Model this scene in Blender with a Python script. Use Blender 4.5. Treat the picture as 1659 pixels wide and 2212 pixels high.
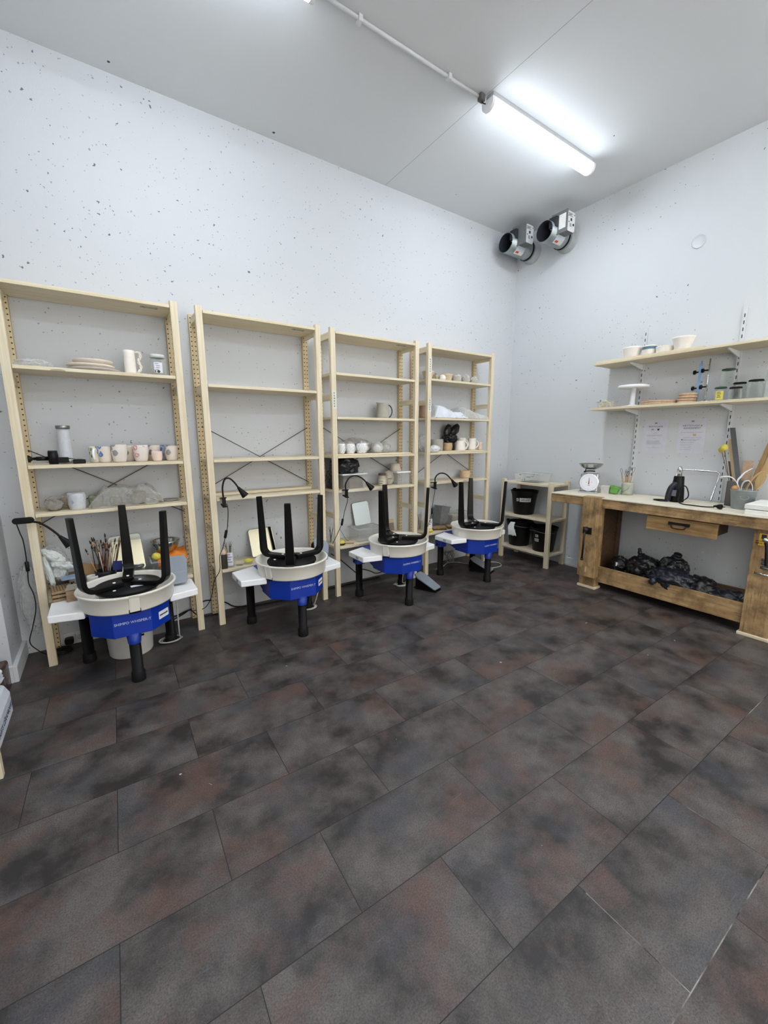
import bpy, math, random
from mathutils import Matrix, Vector, noise
from math import pi, sin, cos, radians as R

for o in list(bpy.data.objects): bpy.data.objects.remove(o, do_unlink=True)
S = bpy.context.scene
COL = S.collection

# ------------------------------------------------------------------ camera, world, exposure
CEIL = 3.596
cd = bpy.data.cameras.new('camera'); cam = bpy.data.objects.new('camera', cd); COL.objects.link(cam)
cd.sensor_fit = 'HORIZONTAL'; cd.sensor_width = 36.0; cd.lens = 36.0 * 888.13 / 1659.0
cd.clip_start = 0.02; cd.clip_end = 60
YAW, PITCH, ROLL = 0.5953, 0.1783, -0.0038
_f = Vector((sin(YAW)*cos(PITCH), cos(YAW)*cos(PITCH), -sin(PITCH)))
_r = Vector((cos(YAW), -sin(YAW), 0)); _u = _r.cross(_f)
_r2 = _r*cos(ROLL) + _u*sin(ROLL); _u2 = _u*cos(ROLL) - _r*sin(ROLL)
cam.matrix_world = Matrix(((_r2.x, _u2.x, -_f.x, -4.1406), (_r2.y, _u2.y, -_f.y, -3.3866), (_r2.z, _u2.z, -_f.z, 1.3907), (0, 0, 0, 1)))
S.camera = cam
W = bpy.data.worlds.new('world'); S.world = W; W.use_nodes = True
W.node_tree.nodes['Background'].inputs[0].default_value = (0.8, 0.85, 0.9, 1)
W.node_tree.nodes['Background'].inputs[1].default_value = 0.05
S.view_settings.view_transform = 'Standard'; S.view_settings.look = 'None'
S.view_settings.gamma = 1.0; S.view_settings.use_curve_mapping = False
S.view_settings.exposure = 0.66
LAMP_STRENGTH = 46.0
LAMP_COLOR = (0.86, 0.925, 1.0)
# added frontal fill light, outside the added window behind the camera
ld = bpy.data.lights.new('added_fill_light', 'AREA'); ld.shape = 'RECTANGLE'; ld.size = 3.4; ld.size_y = 2.3
ld.energy = 72.0; ld.color = (1.0, 0.94, 0.87)
lo = bpy.data.objects.new('added_fill_light', ld); COL.objects.link(lo); lo.location = (-2.5, -6.42, 1.55); lo.rotation_euler = (R(90), 0, 0)

# ------------------------------------------------------------------ materials
def lin(c):
    return tuple(((v/255.0)/12.92 if v/255.0 <= .04045 else ((v/255.0+.055)/1.055)**2.4) for v in c)
class NT:
    def __init__(s, name):
        s.m = bpy.data.materials.new(name); s.m.use_nodes = True; s.t = s.m.node_tree
        s.b = s.t.nodes['Principled BSDF']; s.out = s.t.nodes['Material Output']
    def n(s, typ, **kw):
        nd = s.t.nodes.new(typ)
        for k, v in kw.items(): setattr(nd, k, v)
        return nd
    def l(s, a, b): s.t.links.new(a, b)
    def coords(s, scale=(1, 1, 1), loc=(0, 0, 0), rot=(0, 0, 0)):
        tc = s.n('ShaderNodeTexCoord'); mp = s.n('ShaderNodeMapping')
        mp.inputs['Scale'].default_value = scale; mp.inputs['Location'].default_value = loc; mp.inputs['Rotation'].default_value = rot
        s.l(tc.outputs['Object'], mp.inputs[0]); return mp.outputs[0]
    def noise(s, vec, scale, detail=4, rough=.55):
        nd = s.n('ShaderNodeTexNoise'); nd.inputs['Scale'].default_value = scale
        nd.inputs['Detail'].default_value = detail; nd.inputs['Roughness'].default_value = rough
        s.l(vec, nd.inputs['Vector']); return nd.outputs[0]
    def ramp(s, fac, stops):
        nd = s.n('ShaderNodeValToRGB'); e = nd.color_ramp.elements
        while len(e) < len(stops): e.new(.5)
        for i, (p, c) in enumerate(stops):
            e[i].position = p; e[i].color = (c, c, c, 1) if isinstance(c, (int, float)) else (*c, 1)
        s.l(fac, nd.inputs[0]); return nd.outputs[0]
    def mix(s, fac, a, b, typ='MIX'):
        nd = s.n('ShaderNodeMix', data_type='RGBA', blend_type=typ)
        for sock, v in ((nd.inputs[0], fac), (nd.inputs[6], a), (nd.inputs[7], b)):
            if isinstance(v, (int, float)): sock.default_value = v
            elif isinstance(v, tuple): sock.default_value = (*v[:3], 1)
            else: s.l(v, sock)
        return nd.outputs[2]
    def math(s, op, a, b=None, c=None):
        nd = s.n('ShaderNodeMath', operation=op)
        for i, v in enumerate((a, b, c)):
            if v is None: continue
            if isinstance(v, (int, float)): nd.inputs[i].default_value = v
            else: s.l(v, nd.inputs[i])
        return nd.outputs[0]
    def bump(s, h, strength, dist=.01):
        nd = s.n('ShaderNodeBump'); nd.inputs['Strength'].default_value = strength; nd.inputs['Distance'].default_value = dist
        s.l(h, nd.inputs['Height']); s.l(nd.outputs[0], s.b.inputs['Normal'])
    def set(s, color=None, rough=None, metal=None, **kw):
        if color is not None:
            if isinstance(color, tuple): s.b.inputs['Base Color'].default_value = (*color[:3], 1)
            else: s.l(color, s.b.inputs['Base Color'])
        if rough is not None:
            if isinstance(rough, (int, float)): s.b.inputs['Roughness'].default_value = rough
            else: s.l(rough, s.b.inputs['Roughness'])
        if metal is not None: s.b.inputs['Metallic'].default_value = metal
        for k, v in kw.items(): s.b.inputs[k].default_value = v

def M(name, rgb, rough=.5, metal=0, var=.08, scale=25, bump=0, bscale=60, **kw):
    """plain material with a noise variation of its colour and an optional bump"""
    t = NT(name); c = lin(rgb); v = t.coords()
    n = t.noise(v, scale)
    a = tuple(x*(1-var) for x in c); b = tuple(min(1, x*(1+var)) for x in c)
    t.set(t.mix(t.ramp(n, [(.3, 0.0), (.7, 1.0)]), a, b), rough, metal, **kw)
    if bump: t.bump(t.noise(v, bscale, 3), bump)
    return t.m

def specks(t, v, scale, thr, lo, hi, seed):
    """mask of small chips: a few random cells of a voronoi, stretched and roughened"""
    mp = t.n('ShaderNodeMapping'); mp.inputs['Location'].default_value = (seed, seed*.7, seed*.3); t.l(v, mp.inputs[0])
    wob = t.n('ShaderNodeTexNoise'); wob.inputs['Scale'].default_value = scale*1.8; t.l(mp.outputs[0], wob.inputs['Vector'])
    add = t.n('ShaderNodeVectorMath', operation='MULTIPLY_ADD')
    t.l(wob.outputs[1], add.inputs[0]); add.inputs[1].default_value = (.9/scale,)*3; t.l(mp.outputs[0], add.inputs[2])
    vo = t.n('ShaderNodeTexVoronoi'); vo.inputs['Scale'].default_value = scale; t.l(add.outputs[0], vo.inputs['Vector'])
    sep = t.n('ShaderNodeSeparateColor'); t.l(vo.outputs['Color'], sep.inputs[0])
    size = t.math('MULTIPLY', t.math('POWER', sep.outputs[0], 3.4), thr)
    m = t.math('LESS_THAN', vo.outputs['Distance'], size)
    patch = t.ramp(t.noise(v, .9, 2), [(lo, 0.0), (hi, 1.0)])
    return t.math('MULTIPLY', m, t.math('GREATER_THAN', patch, sep.outputs[1]))

def wall_mat(name, rgb, lo=.35, hi=.75):
    t = NT(name); v = t.coords(); c = lin(rgb)
    base = t.mix(t.noise(v, 1.3, 3), tuple(x*.97 for x in c), c)
    m1 = specks(t, v, 26, .20, lo, hi, 3.1); m2 = specks(t, v, 52, .26, lo, hi, 8.7)
    base = t.mix(m1, base, lin((105, 108, 112))); base = t.mix(t.math('MULTIPLY', m2, .7), base, lin((120, 122, 124)))
    t.set(base, .75); h = t.noise(v, 90, 4)
    t.bump(t.math('ADD', h, t.math('MULTIPLY', m1, -1.5)), .12, .01); return t.m

def wood(name, axis, c1, c2, knots=.5, rough=.55, dirt=0, holes=None):
    t = NT(name)
    sc = {'x': (.7, 14, 14), 'y': (14, .7, 14), 'z': (14, 14, .7)}[axis]
    v = t.coords(sc); vo = t.coords()
    g = t.noise(v, 3.2, 5, .6); g2 = t.noise(v, 16, 2, .5)
    col = t.mix(t.ramp(g, [(.35, 0.0), (.65, 1.0)]), c1, c2)
    col = t.mix(t.math('MULTIPLY', g2, .25), col, tuple(x*.72 for x in c2))
    if knots:
        ks = {'x': (.55, 2.2, 2.2), 'y': (2.2, .55, 2.2), 'z': (2.2, 2.2, .55)}[axis]
        vk = t.coords(tuple(k*4.5 for k in ks), (3.3, 1.7, .9)); vr = t.n('ShaderNodeTexVoronoi'); vr.inputs['Scale'].default_value = 1
        t.l(vk, vr.inputs['Vector']); sp = t.n('ShaderNodeSeparateColor'); t.l(vr.outputs['Color'], sp.inputs[0])
        k = t.math('LESS_THAN', vr.outputs['Distance'], t.math('MULTIPLY', t.math('GREATER_THAN', sp.outputs[0], 1-knots*.35), t.math('MULTIPLY', sp.outputs[1], .16)))
        col = t.mix(t.math('MULTIPLY', k, .75), col, tuple(x*.42 for x in c2))
    if dirt:
        d = t.ramp(t.noise(vo, 9, 6, .65), [(.42, 0.0), (.72, 1.0)])
        col = t.mix(t.math('MULTIPLY', d, dirt), col, tuple(x*.3 for x in c2))
        d2 = t.ramp(t.noise(v, 7, 5, .7), [(.58, 0.0), (.66, 1.0)])
        col = t.mix(t.math('MULTIPLY', d2, dirt*.8), col, tuple(x*.22 for x in c2))
    if holes is not None:
        sx = t.n('ShaderNodeSeparateXYZ'); t.l(vo, sx.inputs[0])
        ge = t.n('ShaderNodeNewGeometry'); sn = t.n('ShaderNodeSeparateXYZ'); t.l(ge.outputs['Normal'], sn.inputs[0])
        half, off = holes
        dx = t.math('SUBTRACT', t.math('ABSOLUTE', t.math('SUBTRACT', sx.outputs[0], half)), off)
        dx = t.math('SUBTRACT', t.math('ABSOLUTE', dx), .0118)
        dz = t.math('MULTIPLY', t.math('SUBTRACT', t.math('FRACT', t.math('DIVIDE', sx.outputs[2], .0317)), .5), .0317)
        dd = t.math('SQRT', t.math('ADD', t.math('MULTIPLY', dx, dx), t.math('MULTIPLY', dz, dz)))
        hm = t.math('MULTIPLY', t.math('LESS_THAN', dd, .0044), t.math('GREATER_THAN', t.math('ABSOLUTE', sn.outputs[1]), .7))
        col = t.mix(hm, col, (.02, .014, .008))
    t.set(col, rough); t.bump(g2, .12, .004); return t.m

def floor_mat():
    t = NT('dark_stone_vinyl'); tc = t.coords((1, 1, 1), (0, 0, 0), (0, 0, R(1.066)))
    mp = t.n('ShaderNodeMapping'); mp.inputs['Location'].default_value = (3.2895, 2.593, 0); t.l(tc, mp.inputs[0])
    br = t.n('ShaderNodeTexBrick'); br.offset = .5; br.squash = 1; t.l(mp.outputs[0], br.inputs['Vector'])
    br.inputs['Scale'].default_value = 1; br.inputs['Brick Width'].default_value = .607; br.inputs['Row Height'].default_value = .3065
    br.inputs['Mortar Size'].default_value = .0013; br.inputs['Mortar Smooth'].default_value = 0
    br.inputs['Color1'].default_value = (.0, .0, .0, 1); br.inputs['Color2'].default_value = (1, 1, 1, 1)
    v = t.coords()
    # every tile shifts the mottling a little
    sh = t.n('ShaderNodeVectorMath', operation='MULTIPLY_ADD'); t.l(br.outputs['Color'], sh.inputs[0]); sh.inputs[1].default_value = (2.3, 1.7, 0); t.l(v, sh.inputs[2])
    vv = sh.outputs[0]
    n1 = t.noise(vv, 4.2, 6, .62); n2 = t.noise(vv, 3.1, 5, .6); n3 = t.noise(v, 210, 3, .7); n4 = t.noise(v, 1.1, 3)
    n2s = t.n('ShaderNodeTexNoise'); n2s.inputs['Scale'].default_value = 3.6; n2s.inputs['Detail'].default_value = 6; n2s.inputs['Roughness'].default_value = .65
    off = t.n('ShaderNodeMapping'); off.inputs['Location'].default_value = (7.3, 2.2, 1); t.l(vv, off.inputs[0]); t.l(off.outputs[0], n2s.inputs['Vector'])
    col = t.mix(t.ramp(n1, [(.38, 0.0), (.62, 1.0)]), lin((43, 39, 38)), lin((102, 96, 93)))
    col = t.mix(t.math('MULTIPLY', t.ramp(n2s.outputs[0], [(.50, 0.0), (.66, 1.0)]), .75), col, lin((104, 79, 70)))
    col = t.mix(t.math('MULTIPLY', t.ramp(n2, [(.52, 0.0), (.68, 1.0)]), .6), col, lin((72, 75, 84)))
    col = t.mix(t.math('MULTIPLY', t.ramp(n3, [(.35, 1.0), (.6, 0.0)]), .6), col, lin((28, 26, 26)))
    col = t.mix(t.math('MULTIPLY', t.ramp(n3, [(.66, 0.0), (.8, 1.0)]), .4), col, lin((150, 144, 141)))
    # scratches and clay crumbs
    sc = t.noise(t.coords((3, 55, 1), (0, 0, 0), (0, 0, R(38))), 2.4, 4, .6)
    col = t.mix(t.math('MULTIPLY', t.ramp(sc, [(.66, 0.0), (.74, 1.0)]), .18), col, lin((150, 146, 144)))
    cr = specks(t, v, 9, .055, .30, .6, 5.5)
    col = t.mix(cr, col, lin((190, 186, 178)))
    # joints: dark, whitened with clay dust towards the near right
    sx = t.n('ShaderNodeSeparateXYZ'); t.l(v, sx.inputs[0])
    dust = t.math('MULTIPLY', t.ramp(t.noise(v, 5, 4), [(.47, 0.0), (.60, .8)]), t.math('LESS_THAN', sx.outputs[1], -2.87))
    col = t.mix(br.outputs['Fac'], col, t.mix(dust, (.006, .0055, .005), lin((165, 158, 150))))
    rg = t.math('ADD', t.math('MULTIPLY', n1, .22), .36)
    t.set(col, rg); t.b.inputs['Specular IOR Level'].default_value = .45
    t.bump(t.math('SUBTRACT', t.math('MULTIPLY', n3, .25), br.outputs['Fac']), .18, .004); return t.m

def ceil_mat():
    t = NT('ceiling_panels'); v = t.coords(); c = lin((222, 225, 228))
    col = t.mix(t.noise(v, 1.0, 3), tuple(x*.95 for x in c), c)
    sx = t.n('ShaderNodeSeparateXYZ'); t.l(v, sx.inputs[0])
    xx = t.math('ABSOLUTE', t.math('ADD', sx.outputs[0], 1.822))
    j = t.math('LESS_THAN', xx, .0016); col = t.mix(t.math('MULTIPLY', j, .8), col, lin((120, 122, 124)))
    wv = t.noise(v, 40, 4, .7)
    for (px, py, r) in ((-2.864, -.075, .016), (-3.873, -.09, .014), (-.75, -1.45, .008), (-1.2, -.25, .006)):
        dx = t.math('ADD', sx.outputs[0], -px); dy = t.math('ADD', sx.outputs[1], -py)
        d = t.math('SQRT', t.math('ADD', t.math('MULTIPLY', dx, dx), t.math('MULTIPLY', dy, dy)))
        col = t.mix(t.math('LESS_THAN', t.math('ADD', d, t.math('MULTIPLY', wv, r*1.6)), r*1.45), col, lin((70, 68, 66)))
    t.set(col, .8); t.bump(t.noise(v, 120, 3), .06, .01); return t.m

def spotted(name, base, spot, scale=26, thr=.42, second=None):
    t = NT(name); v = t.coords(); w = t.noise(v, 45, 2)
    ad = t.n('ShaderNodeVectorMath', operation='MULTIPLY_ADD'); t.l(w, ad.inputs[0]); ad.inputs[1].default_value = (.03,)*3; t.l(v, ad.inputs[2])
    vo = t.n('ShaderNodeTexVoronoi'); vo.inputs['Scale'].default_value = scale; t.l(ad.outputs[0], vo.inputs['Vector'])
    m = t.math('LESS_THAN', vo.outputs['Distance'], thr)
    sp = t.n('ShaderNodeSeparateColor'); t.l(vo.outputs['Color'], sp.inputs[0])
    m = t.math('MULTIPLY', m, t.math('GREATER_THAN', sp.outputs[0], .35))
    col = t.mix(m, t.mix(t.noise(v, 60), lin(base), tuple(x*.93 for x in lin(base))), lin(spot))
    if second:
        m2 = t.math('LESS_THAN', vo.outputs['Distance'], thr*.5); m2 = t.math('MULTIPLY', m2, m); col = t.mix(m2, col, lin(second))
    t.set(col, .6); return t.m

def clear(name, tint=(.93, .95, .95), alpha=.2, rough=.08, bumpy=0, scale=60, diffuse=(.85, .87, .88), edge=.5):
    t = NT(name); v = t.coords()
    tr = t.n('ShaderNodeBsdfTransparent'); tr.inputs[0].default_value = (*tint, 1)
    lw = t.n('ShaderNodeLayerWeight'); lw.inputs[0].default_value = .35
    n = t.noise(v, scale, 3)
    fac = t.math('MINIMUM', t.math('ADD', t.math('MULTIPLY', lw.outputs['Facing'], edge), t.math('MULTIPLY', t.math('ADD', n, .5), alpha)), 1.0)
    mx = t.n('ShaderNodeMixShader'); t.l(fac, mx.inputs[0]); t.l(tr.outputs[0], mx.inputs[1]); t.l(t.b.outputs[0], mx.inputs[2])
    t.set(diffuse, rough); t.l(mx.outputs[0], t.out.inputs[0])
    if bumpy: t.bump(t.noise(v, scale*.6, 4, .6), bumpy, .02)
    return t.m

def emit(name, col, strength):
    t = NT(name); e = t.n('ShaderNodeEmission'); e.inputs[0].default_value = (*col, 1); e.inputs[1].default_value = strength
    t.l(e.outputs[0], t.out.inputs[0])
    # the LEDs shine mostly straight down through the diffuser
    ge = t.n('ShaderNodeNewGeometry'); sn = t.n('ShaderNodeSeparateXYZ'); t.l(ge.outputs['Normal'], sn.inputs[0])
    f = t.math('ADD', t.math('MULTIPLY', t.math('MAXIMUM', t.math('MULTIPLY', sn.outputs[2], -1.0), 0.0), .94), .06)
    t.l(t.math('MULTIPLY', f, strength), e.inputs[1]); return t.m

P1, P2 = lin((233, 222, 198)), lin((216, 201, 168))
pine = {a: wood('pine_' + a, a, P1, P2) for a in 'xyz'}
UW, UH = .905, 2.26
pine_holes = wood('pine_drilled', 'z', lin((218, 202, 166)), lin((200, 176, 134)), .4, .55, 0, (UW/2, UW/2-.0215))
O1, O2 = lin((194, 162, 116)), lin((160, 126, 84))
oldw = {a: wood('old_oak_' + a, a, O1, O2, .5, .6, .95) for a in 'xyz'}
darkw = wood('dark_wood', 'y', lin((104, 74, 46)), lin((74, 52, 34)), .3, .6, .5)
brownw = wood('tool_wood', 'z', lin((196, 158, 108)), lin((160, 120, 76)), .2, .5)
slabw = wood('bat_wood', 'x', lin((176, 148, 112)), lin((140, 112, 80)), .2, .6, .4)
WALL = wall_mat('white_plaster_chipped', (200, 203, 207), .20, .60); WALLR = wall_mat('white_plaster_lightened', (213, 216, 219), .42, .85)  # right wall coloured lighter, standing in for stronger light on it
WPLAIN = M('white_paint', (214, 217, 220), .6, var=.03)
CEILM = ceil_mat(); FLOOR = floor_mat()
white = M('white_plastic', (244, 245, 248), .35, var=.02)
cream = M('cream_plastic', (228, 224, 214), .35, var=.03, scale=9)
blue = M('blue_enamel', (5, 50, 158), .38, var=.06, scale=6)
blued = M('blue_bracket', (14, 52, 150), .45)
black = M('black_plastic', (13, 13, 15), .42, **{'Specular IOR Level': .22})
blackm = M('black_lacquer', (10, 10, 11), .32, 0, .15, **{'Specular IOR Level': .22})
blackseat = M('black_seat', (14, 14, 15), .5, 0, .2, **{'Specular IOR Level': .22})
rubber = M('black_rubber', (18, 18, 20), .7, **{'Specular IOR Level': .22})
greyp = M('grey_pedal', (134, 143, 154), .6, var=.06, scale=200)
chrome = M('chrome', (205, 207, 208), .14, 1, .03)
steel = M('steel', (150, 150, 148), .35, 1, .1)
iron = M('dark_iron', (52, 50, 48), .45, .8, .2)
galv = M('galvanised_zinc', (150, 158, 160), .42, .65, .14, 12)
mirror = M('mirror_glass', (222, 228, 224), .015, 1, .005)
glass = clear('jar_glass', (.965, .98, .975), .02, .03, 0, 30, (.90, .94, .92), .34)
plastic = clear('clear_plastic', (.985, .988, .985), .08, .12, 0, 40, (.86, .87, .86), .36)
wrap = clear('plastic_wrap', (.98, .985, .985), .20, .12, 1.0, 55, (.92, .93, .94), .5)
wrapd = clear('smoky_wrap', (.88, .87, .84), .26, .12, 1.0, 38, (.72, .71, .68), .5)
binbag = M('black_bin_bag', (21, 22, 25), .30, 0, .25, 30, .9, 26)
binbagb = M('blue_black_bin_bag', (32, 36, 46), .30, 0, .3, 30, .9, 22)
bisque = M('raw_clay', (224, 212, 198), .8, var=.05)
biscW = M('white_clay', (238, 232, 224), .75, var=.04)
pinkc = M('pink_clay', (222, 196, 176), .8, var=.05)
tan = M('tan_clay', (206, 188, 160), .8, var=.08)
greyc = M('grey_clay', (166, 164, 152), .8, var=.06)
greenc = spotted('green_glaze', (112, 116, 92), (146, 150, 116), 30, .4)
paperw = M('white_paper', (226, 226, 238), .7, var=.02)
ink = M('ink', (44, 44, 50), .7); inkl = M('faded_ink', (146, 146, 158), .7)
silver = M('silver_print', (196, 204, 220), .4)
yellow = M('sponge_yellow', (226, 212, 92), .9, var=.12, scale=90, bump=.4, bscale=120)
orange = M('orange_cloth', (226, 132, 44), .9, var=.12, scale=20, bump=.5, bscale=60)
cloth = M('white_cloth', (214, 220, 218), .9, var=.06, scale=16, bump=.4, bscale=40)
brownb = M('brown_block', (128, 104, 78), .8, var=.25, scale=30)
redbr = M('brown_film', (74, 46, 42), .25, var=.3, scale=12, bump=.6, bscale=20)
signy = M('yellow_plate', (214, 166, 44), .5)
red = M('red_print', (196, 70, 60), .5); green = M('green_plastic', (106, 168, 76), .5)
bluepl = M('petrol_glaze', (92, 128, 146), .4); grass = M('lid_green', (38, 74, 54), .4)
plasterm = M('plaster_slab', (232, 232, 226), .8, var=.03)
ply = M('cream_board', (226, 218, 198), .7, var=.05, scale=5)
cork = M('pressed_board', (190, 160, 132), .85, var=.15, scale=60)
greyd = M('dark_grey_case', (96, 94, 92), .5, var=.08)
cable_w = M('white_cable', (196, 196, 192), .5); steelk = M('wire_brace', (92, 88, 82), .4, .8)
foam = M('foam_chips', (228, 216, 180), .9, var=.1)

# ------------------------------------------------------------------ geometry
def fr(loc, rz=0, ry=0, rx=0):
    return Matrix.Translation(loc) @ Matrix.Rotation(rz, 4, 'Z') @ Matrix.Rotation(ry, 4, 'Y') @ Matrix.Rotation(rx, 4, 'X')
I4 = Matrix.Identity(4)
class G:
    def __init__(s): s.v = []; s.f = []; s.s = []
    def add(s, vs, fs, smooth=False, m=None):
        o = len(s.v)
        for p in vs: s.v.append(tuple(m @ Vector(p)) if m is not None else tuple(p))
        for f in fs: s.f.append([i+o for i in f]); s.s.append(smooth)
        return s
    def box(s, x0, x1, y0, y1, z0, z1, m=None):
        v = [(x, y, z) for z in (z0, z1) for y in (y0, y1) for x in (x0, x1)]
        return s.add(v, [(0, 2, 3, 1), (4, 5, 7, 6), (0, 1, 5, 4), (2, 6, 7, 3), (0, 4, 6, 2), (1, 3, 7, 5)], False, m)
    def prism(s, pts, z0, z1, m=None, zf=None):
        n = len(pts)
        lo = [(x, y, zf(x, y) if zf else z0) for x, y in pts]; hi = [(x, y, z1) for x, y in pts]
        fs = [tuple(reversed(range(n))), tuple(range(n, 2*n))] + [(i, (i+1) % n, n+(i+1) % n, n+i) for i in range(n)]
        return s.add(lo+hi, fs, False, m)
    def lathe(s, prof, seg=32, m=None, smooth=True, a0=0, a1=2*pi):
        full = abs(a1-a0-2*pi) < 1e-6; k = seg if full else seg+1; vs = []; fs = []
        for r, z in prof:
            for i in range(k):
                a = a0+(a1-a0)*i/seg; vs.append((r*cos(a), r*sin(a), z))
        for j in range(len(prof)-1):
            for i in range(seg):
                i2 = (i+1) % k if full else i+1
                fs.append((j*k+i, j*k+i2, (j+1)*k+i2, (j+1)*k+i))
        return s.add(vs, fs, smooth, m)
    def cyl(s, r, z0, z1, seg=24, m=None, r1=None, bev=0):
        r1 = r if r1 is None else r1
        return s.lathe([(1e-5, z0), (r-bev, z0), (r, z0+bev), (r1, z1-bev), (r1-bev, z1), (1e-5, z1)] if bev else [(1e-5, z0), (r, z0), (r, z0), (r1, z1), (r1, z1), (1e-5, z1)], seg, m, True)
    def tube(s, pts, r, seg=8, m=None, closed=False):
        pts = [Vector(p) for p in pts]; n = len(pts); vs = []; fs = []; up = Vector((0.31, .17, .93)); prev = None
        for i, p in enumerate(pts):
            a = pts[(i-1) % n] if (closed or i) else p; b = pts[(i+1) % n] if (closed or i < n-1) else p
            d = (b-a).normalized()
            if prev is None: x = d.cross(up).normalized()
            else:
                x = (prev - d*prev.dot(d)); x = x.normalized() if x.length > 1e-6 else d.cross(up).normalized()
            prev = x; y = d.cross(x); rr = r[i] if isinstance(r, (list, tuple)) else r
            for k in range(seg):
                t = 2*pi*k/seg; vs.append(p + x*cos(t)*rr + y*sin(t)*rr)
        for i in range(n if closed else n-1):
            j = (i+1) % n
            for k in range(seg): fs.append((i*seg+k, i*seg+(k+1) % seg, j*seg+(k+1) % seg, j*seg+k))
        if not closed: fs.append(tuple(reversed(range(seg)))); fs.append(tuple((n-1)*seg+k for k in range(seg)))
        return s.add(vs, fs, True, m)
    def bar(s, pts, w, t, side, m=None):
        """rectangular section swept along pts; side = width axis; w may be a list"""
        pts = [Vector(p) for p in pts]; side = Vector(side).normalized(); n = len(pts); vs = []; fs = []
        for i, p in enumerate(pts):
            a = pts[max(0, i-1)]; b = pts[min(n-1, i+1)]; d = (b-a).normalized(); nn = d.cross(side).normalized()
            ww = (w[i] if isinstance(w, (list, tuple)) else w)/2; tt = (t[i] if isinstance(t, (list, tuple)) else t)/2
            vs += [p+side*ww+nn*tt, p-side*ww+nn*tt, p-side*ww-nn*tt, p+side*ww-nn*tt]
        for i in range(n-1):
            for k in range(4): fs.append((i*4+k, i*4+(k+1) % 4, (i+1)*4+(k+1) % 4, (i+1)*4+k))
        fs.append((3, 2, 1, 0)); fs.append(tuple((n-1)*4+k for k in range(4)))
        return s.add(vs, fs, False, m)
    def blob(s, c, rad, seed=0, amp=.18, sub=3, freq=2.2, m=None, flat=None, ridge=False):
        me = bpy.data.meshes.new('tmp'); import bmesh
        bm = bmesh.new(); bmesh.ops.create_icosphere(bm, subdivisions=sub, radius=1); off = Vector((seed*3.17, seed*1.3, seed*.7))
        vs = []
        for v in bm.verts:
            p = v.co.normalized(); q = p*freq+off
            k = noise.noise(q) + .5*noise.noise(q*2.3) + (.45*abs(noise.noise(q*4.1)) if ridge else 0)
            p = p*(1+amp*k)
            z = p.z*rad[2]
            if flat is not None: z = max(z, -flat)
            vs.append((c[0]+p.x*rad[0], c[1]+p.y*rad[1], c[2]+z))
        fs = [tuple(v.index for v in f.verts) for f in bm.faces]; bm.free(); bpy.data.meshes.remove(me)
        return s.add(vs, fs, True, m)
    def grid(s, fn, nu, nv, m=None, thick=0):
        vs = [fn(i/nu, j/nv) for j in range(nv+1) for i in range(nu+1)]
        fs = [(j*(nu+1)+i, j*(nu+1)+i+1, (j+1)*(nu+1)+i+1, (j+1)*(nu+1)+i) for j in range(nv) for i in range(nu)]
        return s.add(vs, fs, True, m)
    def make(s, name, mat, parent=None, bevel=0, loc=None, rz=None, solid=0, sub=0):
        me = bpy.data.meshes.new(name); me.from_pydata(s.v, [], s.f); me.materials.append(mat)
        me.polygons.foreach_set('use_smooth', s.s); me.update()
        o = bpy.data.objects.new(name, me); COL.objects.link(o)
        if parent: o.parent = parent
        if loc is not None: o.location = loc
        if rz is not None: o.rotation_euler[2] = rz
        if solid: md = o.modifiers.new('solidify', 'SOLIDIFY'); md.thickness = solid; md.offset = 0
        if sub: md = o.modifiers.new('sub', 'SUBSURF'); md.levels = sub; md.render_levels = sub
        if bevel:
            md = o.modifiers.new('bevel', 'BEVEL'); md.width = bevel; md.segments = 2; md.limit_method = 'ANGLE'; md.angle_limit = R(40)
        return o
def tag(o, label=None, cat=None, group=None, kind=None):
    if label: o['label'] = label
    if cat: o['category'] = cat
    if group: o['group'] = group
    if kind: o['kind'] = kind
    return o
def thing(name, label, cat, loc=(0, 0, 0), rz=0, group=None):
    o = bpy.data.objects.new(name, None); COL.objects.link(o); o.location = loc; o.rotation_euler = (0, 0, rz); o.empty_display_size = .05
    return tag(o, label, cat, group)
def dup(root, loc=None, rz=None, label=None, group=None):
    r = root.copy(); COL.objects.link(r)
    if loc is not None: r.location = loc
    if rz is not None: r.rotation_euler = (0, 0, rz)
    tag(r, label, None, group)
    for ch in list(root.children):
        c = ch.copy(); COL.objects.link(c); c.parent = r
        for g in list(ch.children):
            d = g.copy(); COL.objects.link(d); d.parent = c
    return r
def struct(name, g, m, parent=None, bevel=0):
    o = g.make(name, m, parent, bevel)
    if not parent: o['kind'] = 'structure'
    return o
def face(loc, nx, ny):
    """frame of a vertical face whose outward normal is (nx, ny): X to the right as seen, Y up, Z out"""
    n = Vector((nx, ny, 0)).normalized(); x = Vector((-n.y, n.x, 0)); z = Vector((0, 0, 1))
    return Matrix(((x.x, z.x, n.x, loc[0]), (x.y, z.y, n.y, loc[1]), (x.z, z.z, n.z, loc[2]), (0, 0, 0, 1)))
def letters(name, txt, size, mat, parent, m, sx=1, align='CENTER', sp=1.0):
    cu = bpy.data.curves.new('t', 'FONT'); cu.body = txt; cu.size = size; cu.align_x = align; cu.align_y = 'CENTER'; cu.extrude = .0004; cu.space_character = sp
    to = bpy.data.objects.new('t', cu); COL.objects.link(to); dg = bpy.context.evaluated_depsgraph_get(); dg.update()
    me = bpy.data.meshes.new_from_object(to.evaluated_get(dg)); bpy.data.objects.remove(to, do_unlink=True); bpy.data.curves.remove(cu)
    me.transform(m @ Matrix.Diagonal((sx, 1, 1, 1))); me.name = name; me.materials.clear(); me.materials.append(mat)
    o = bpy.data.objects.new(name, me); COL.objects.link(o); o.parent = parent; return o
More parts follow.
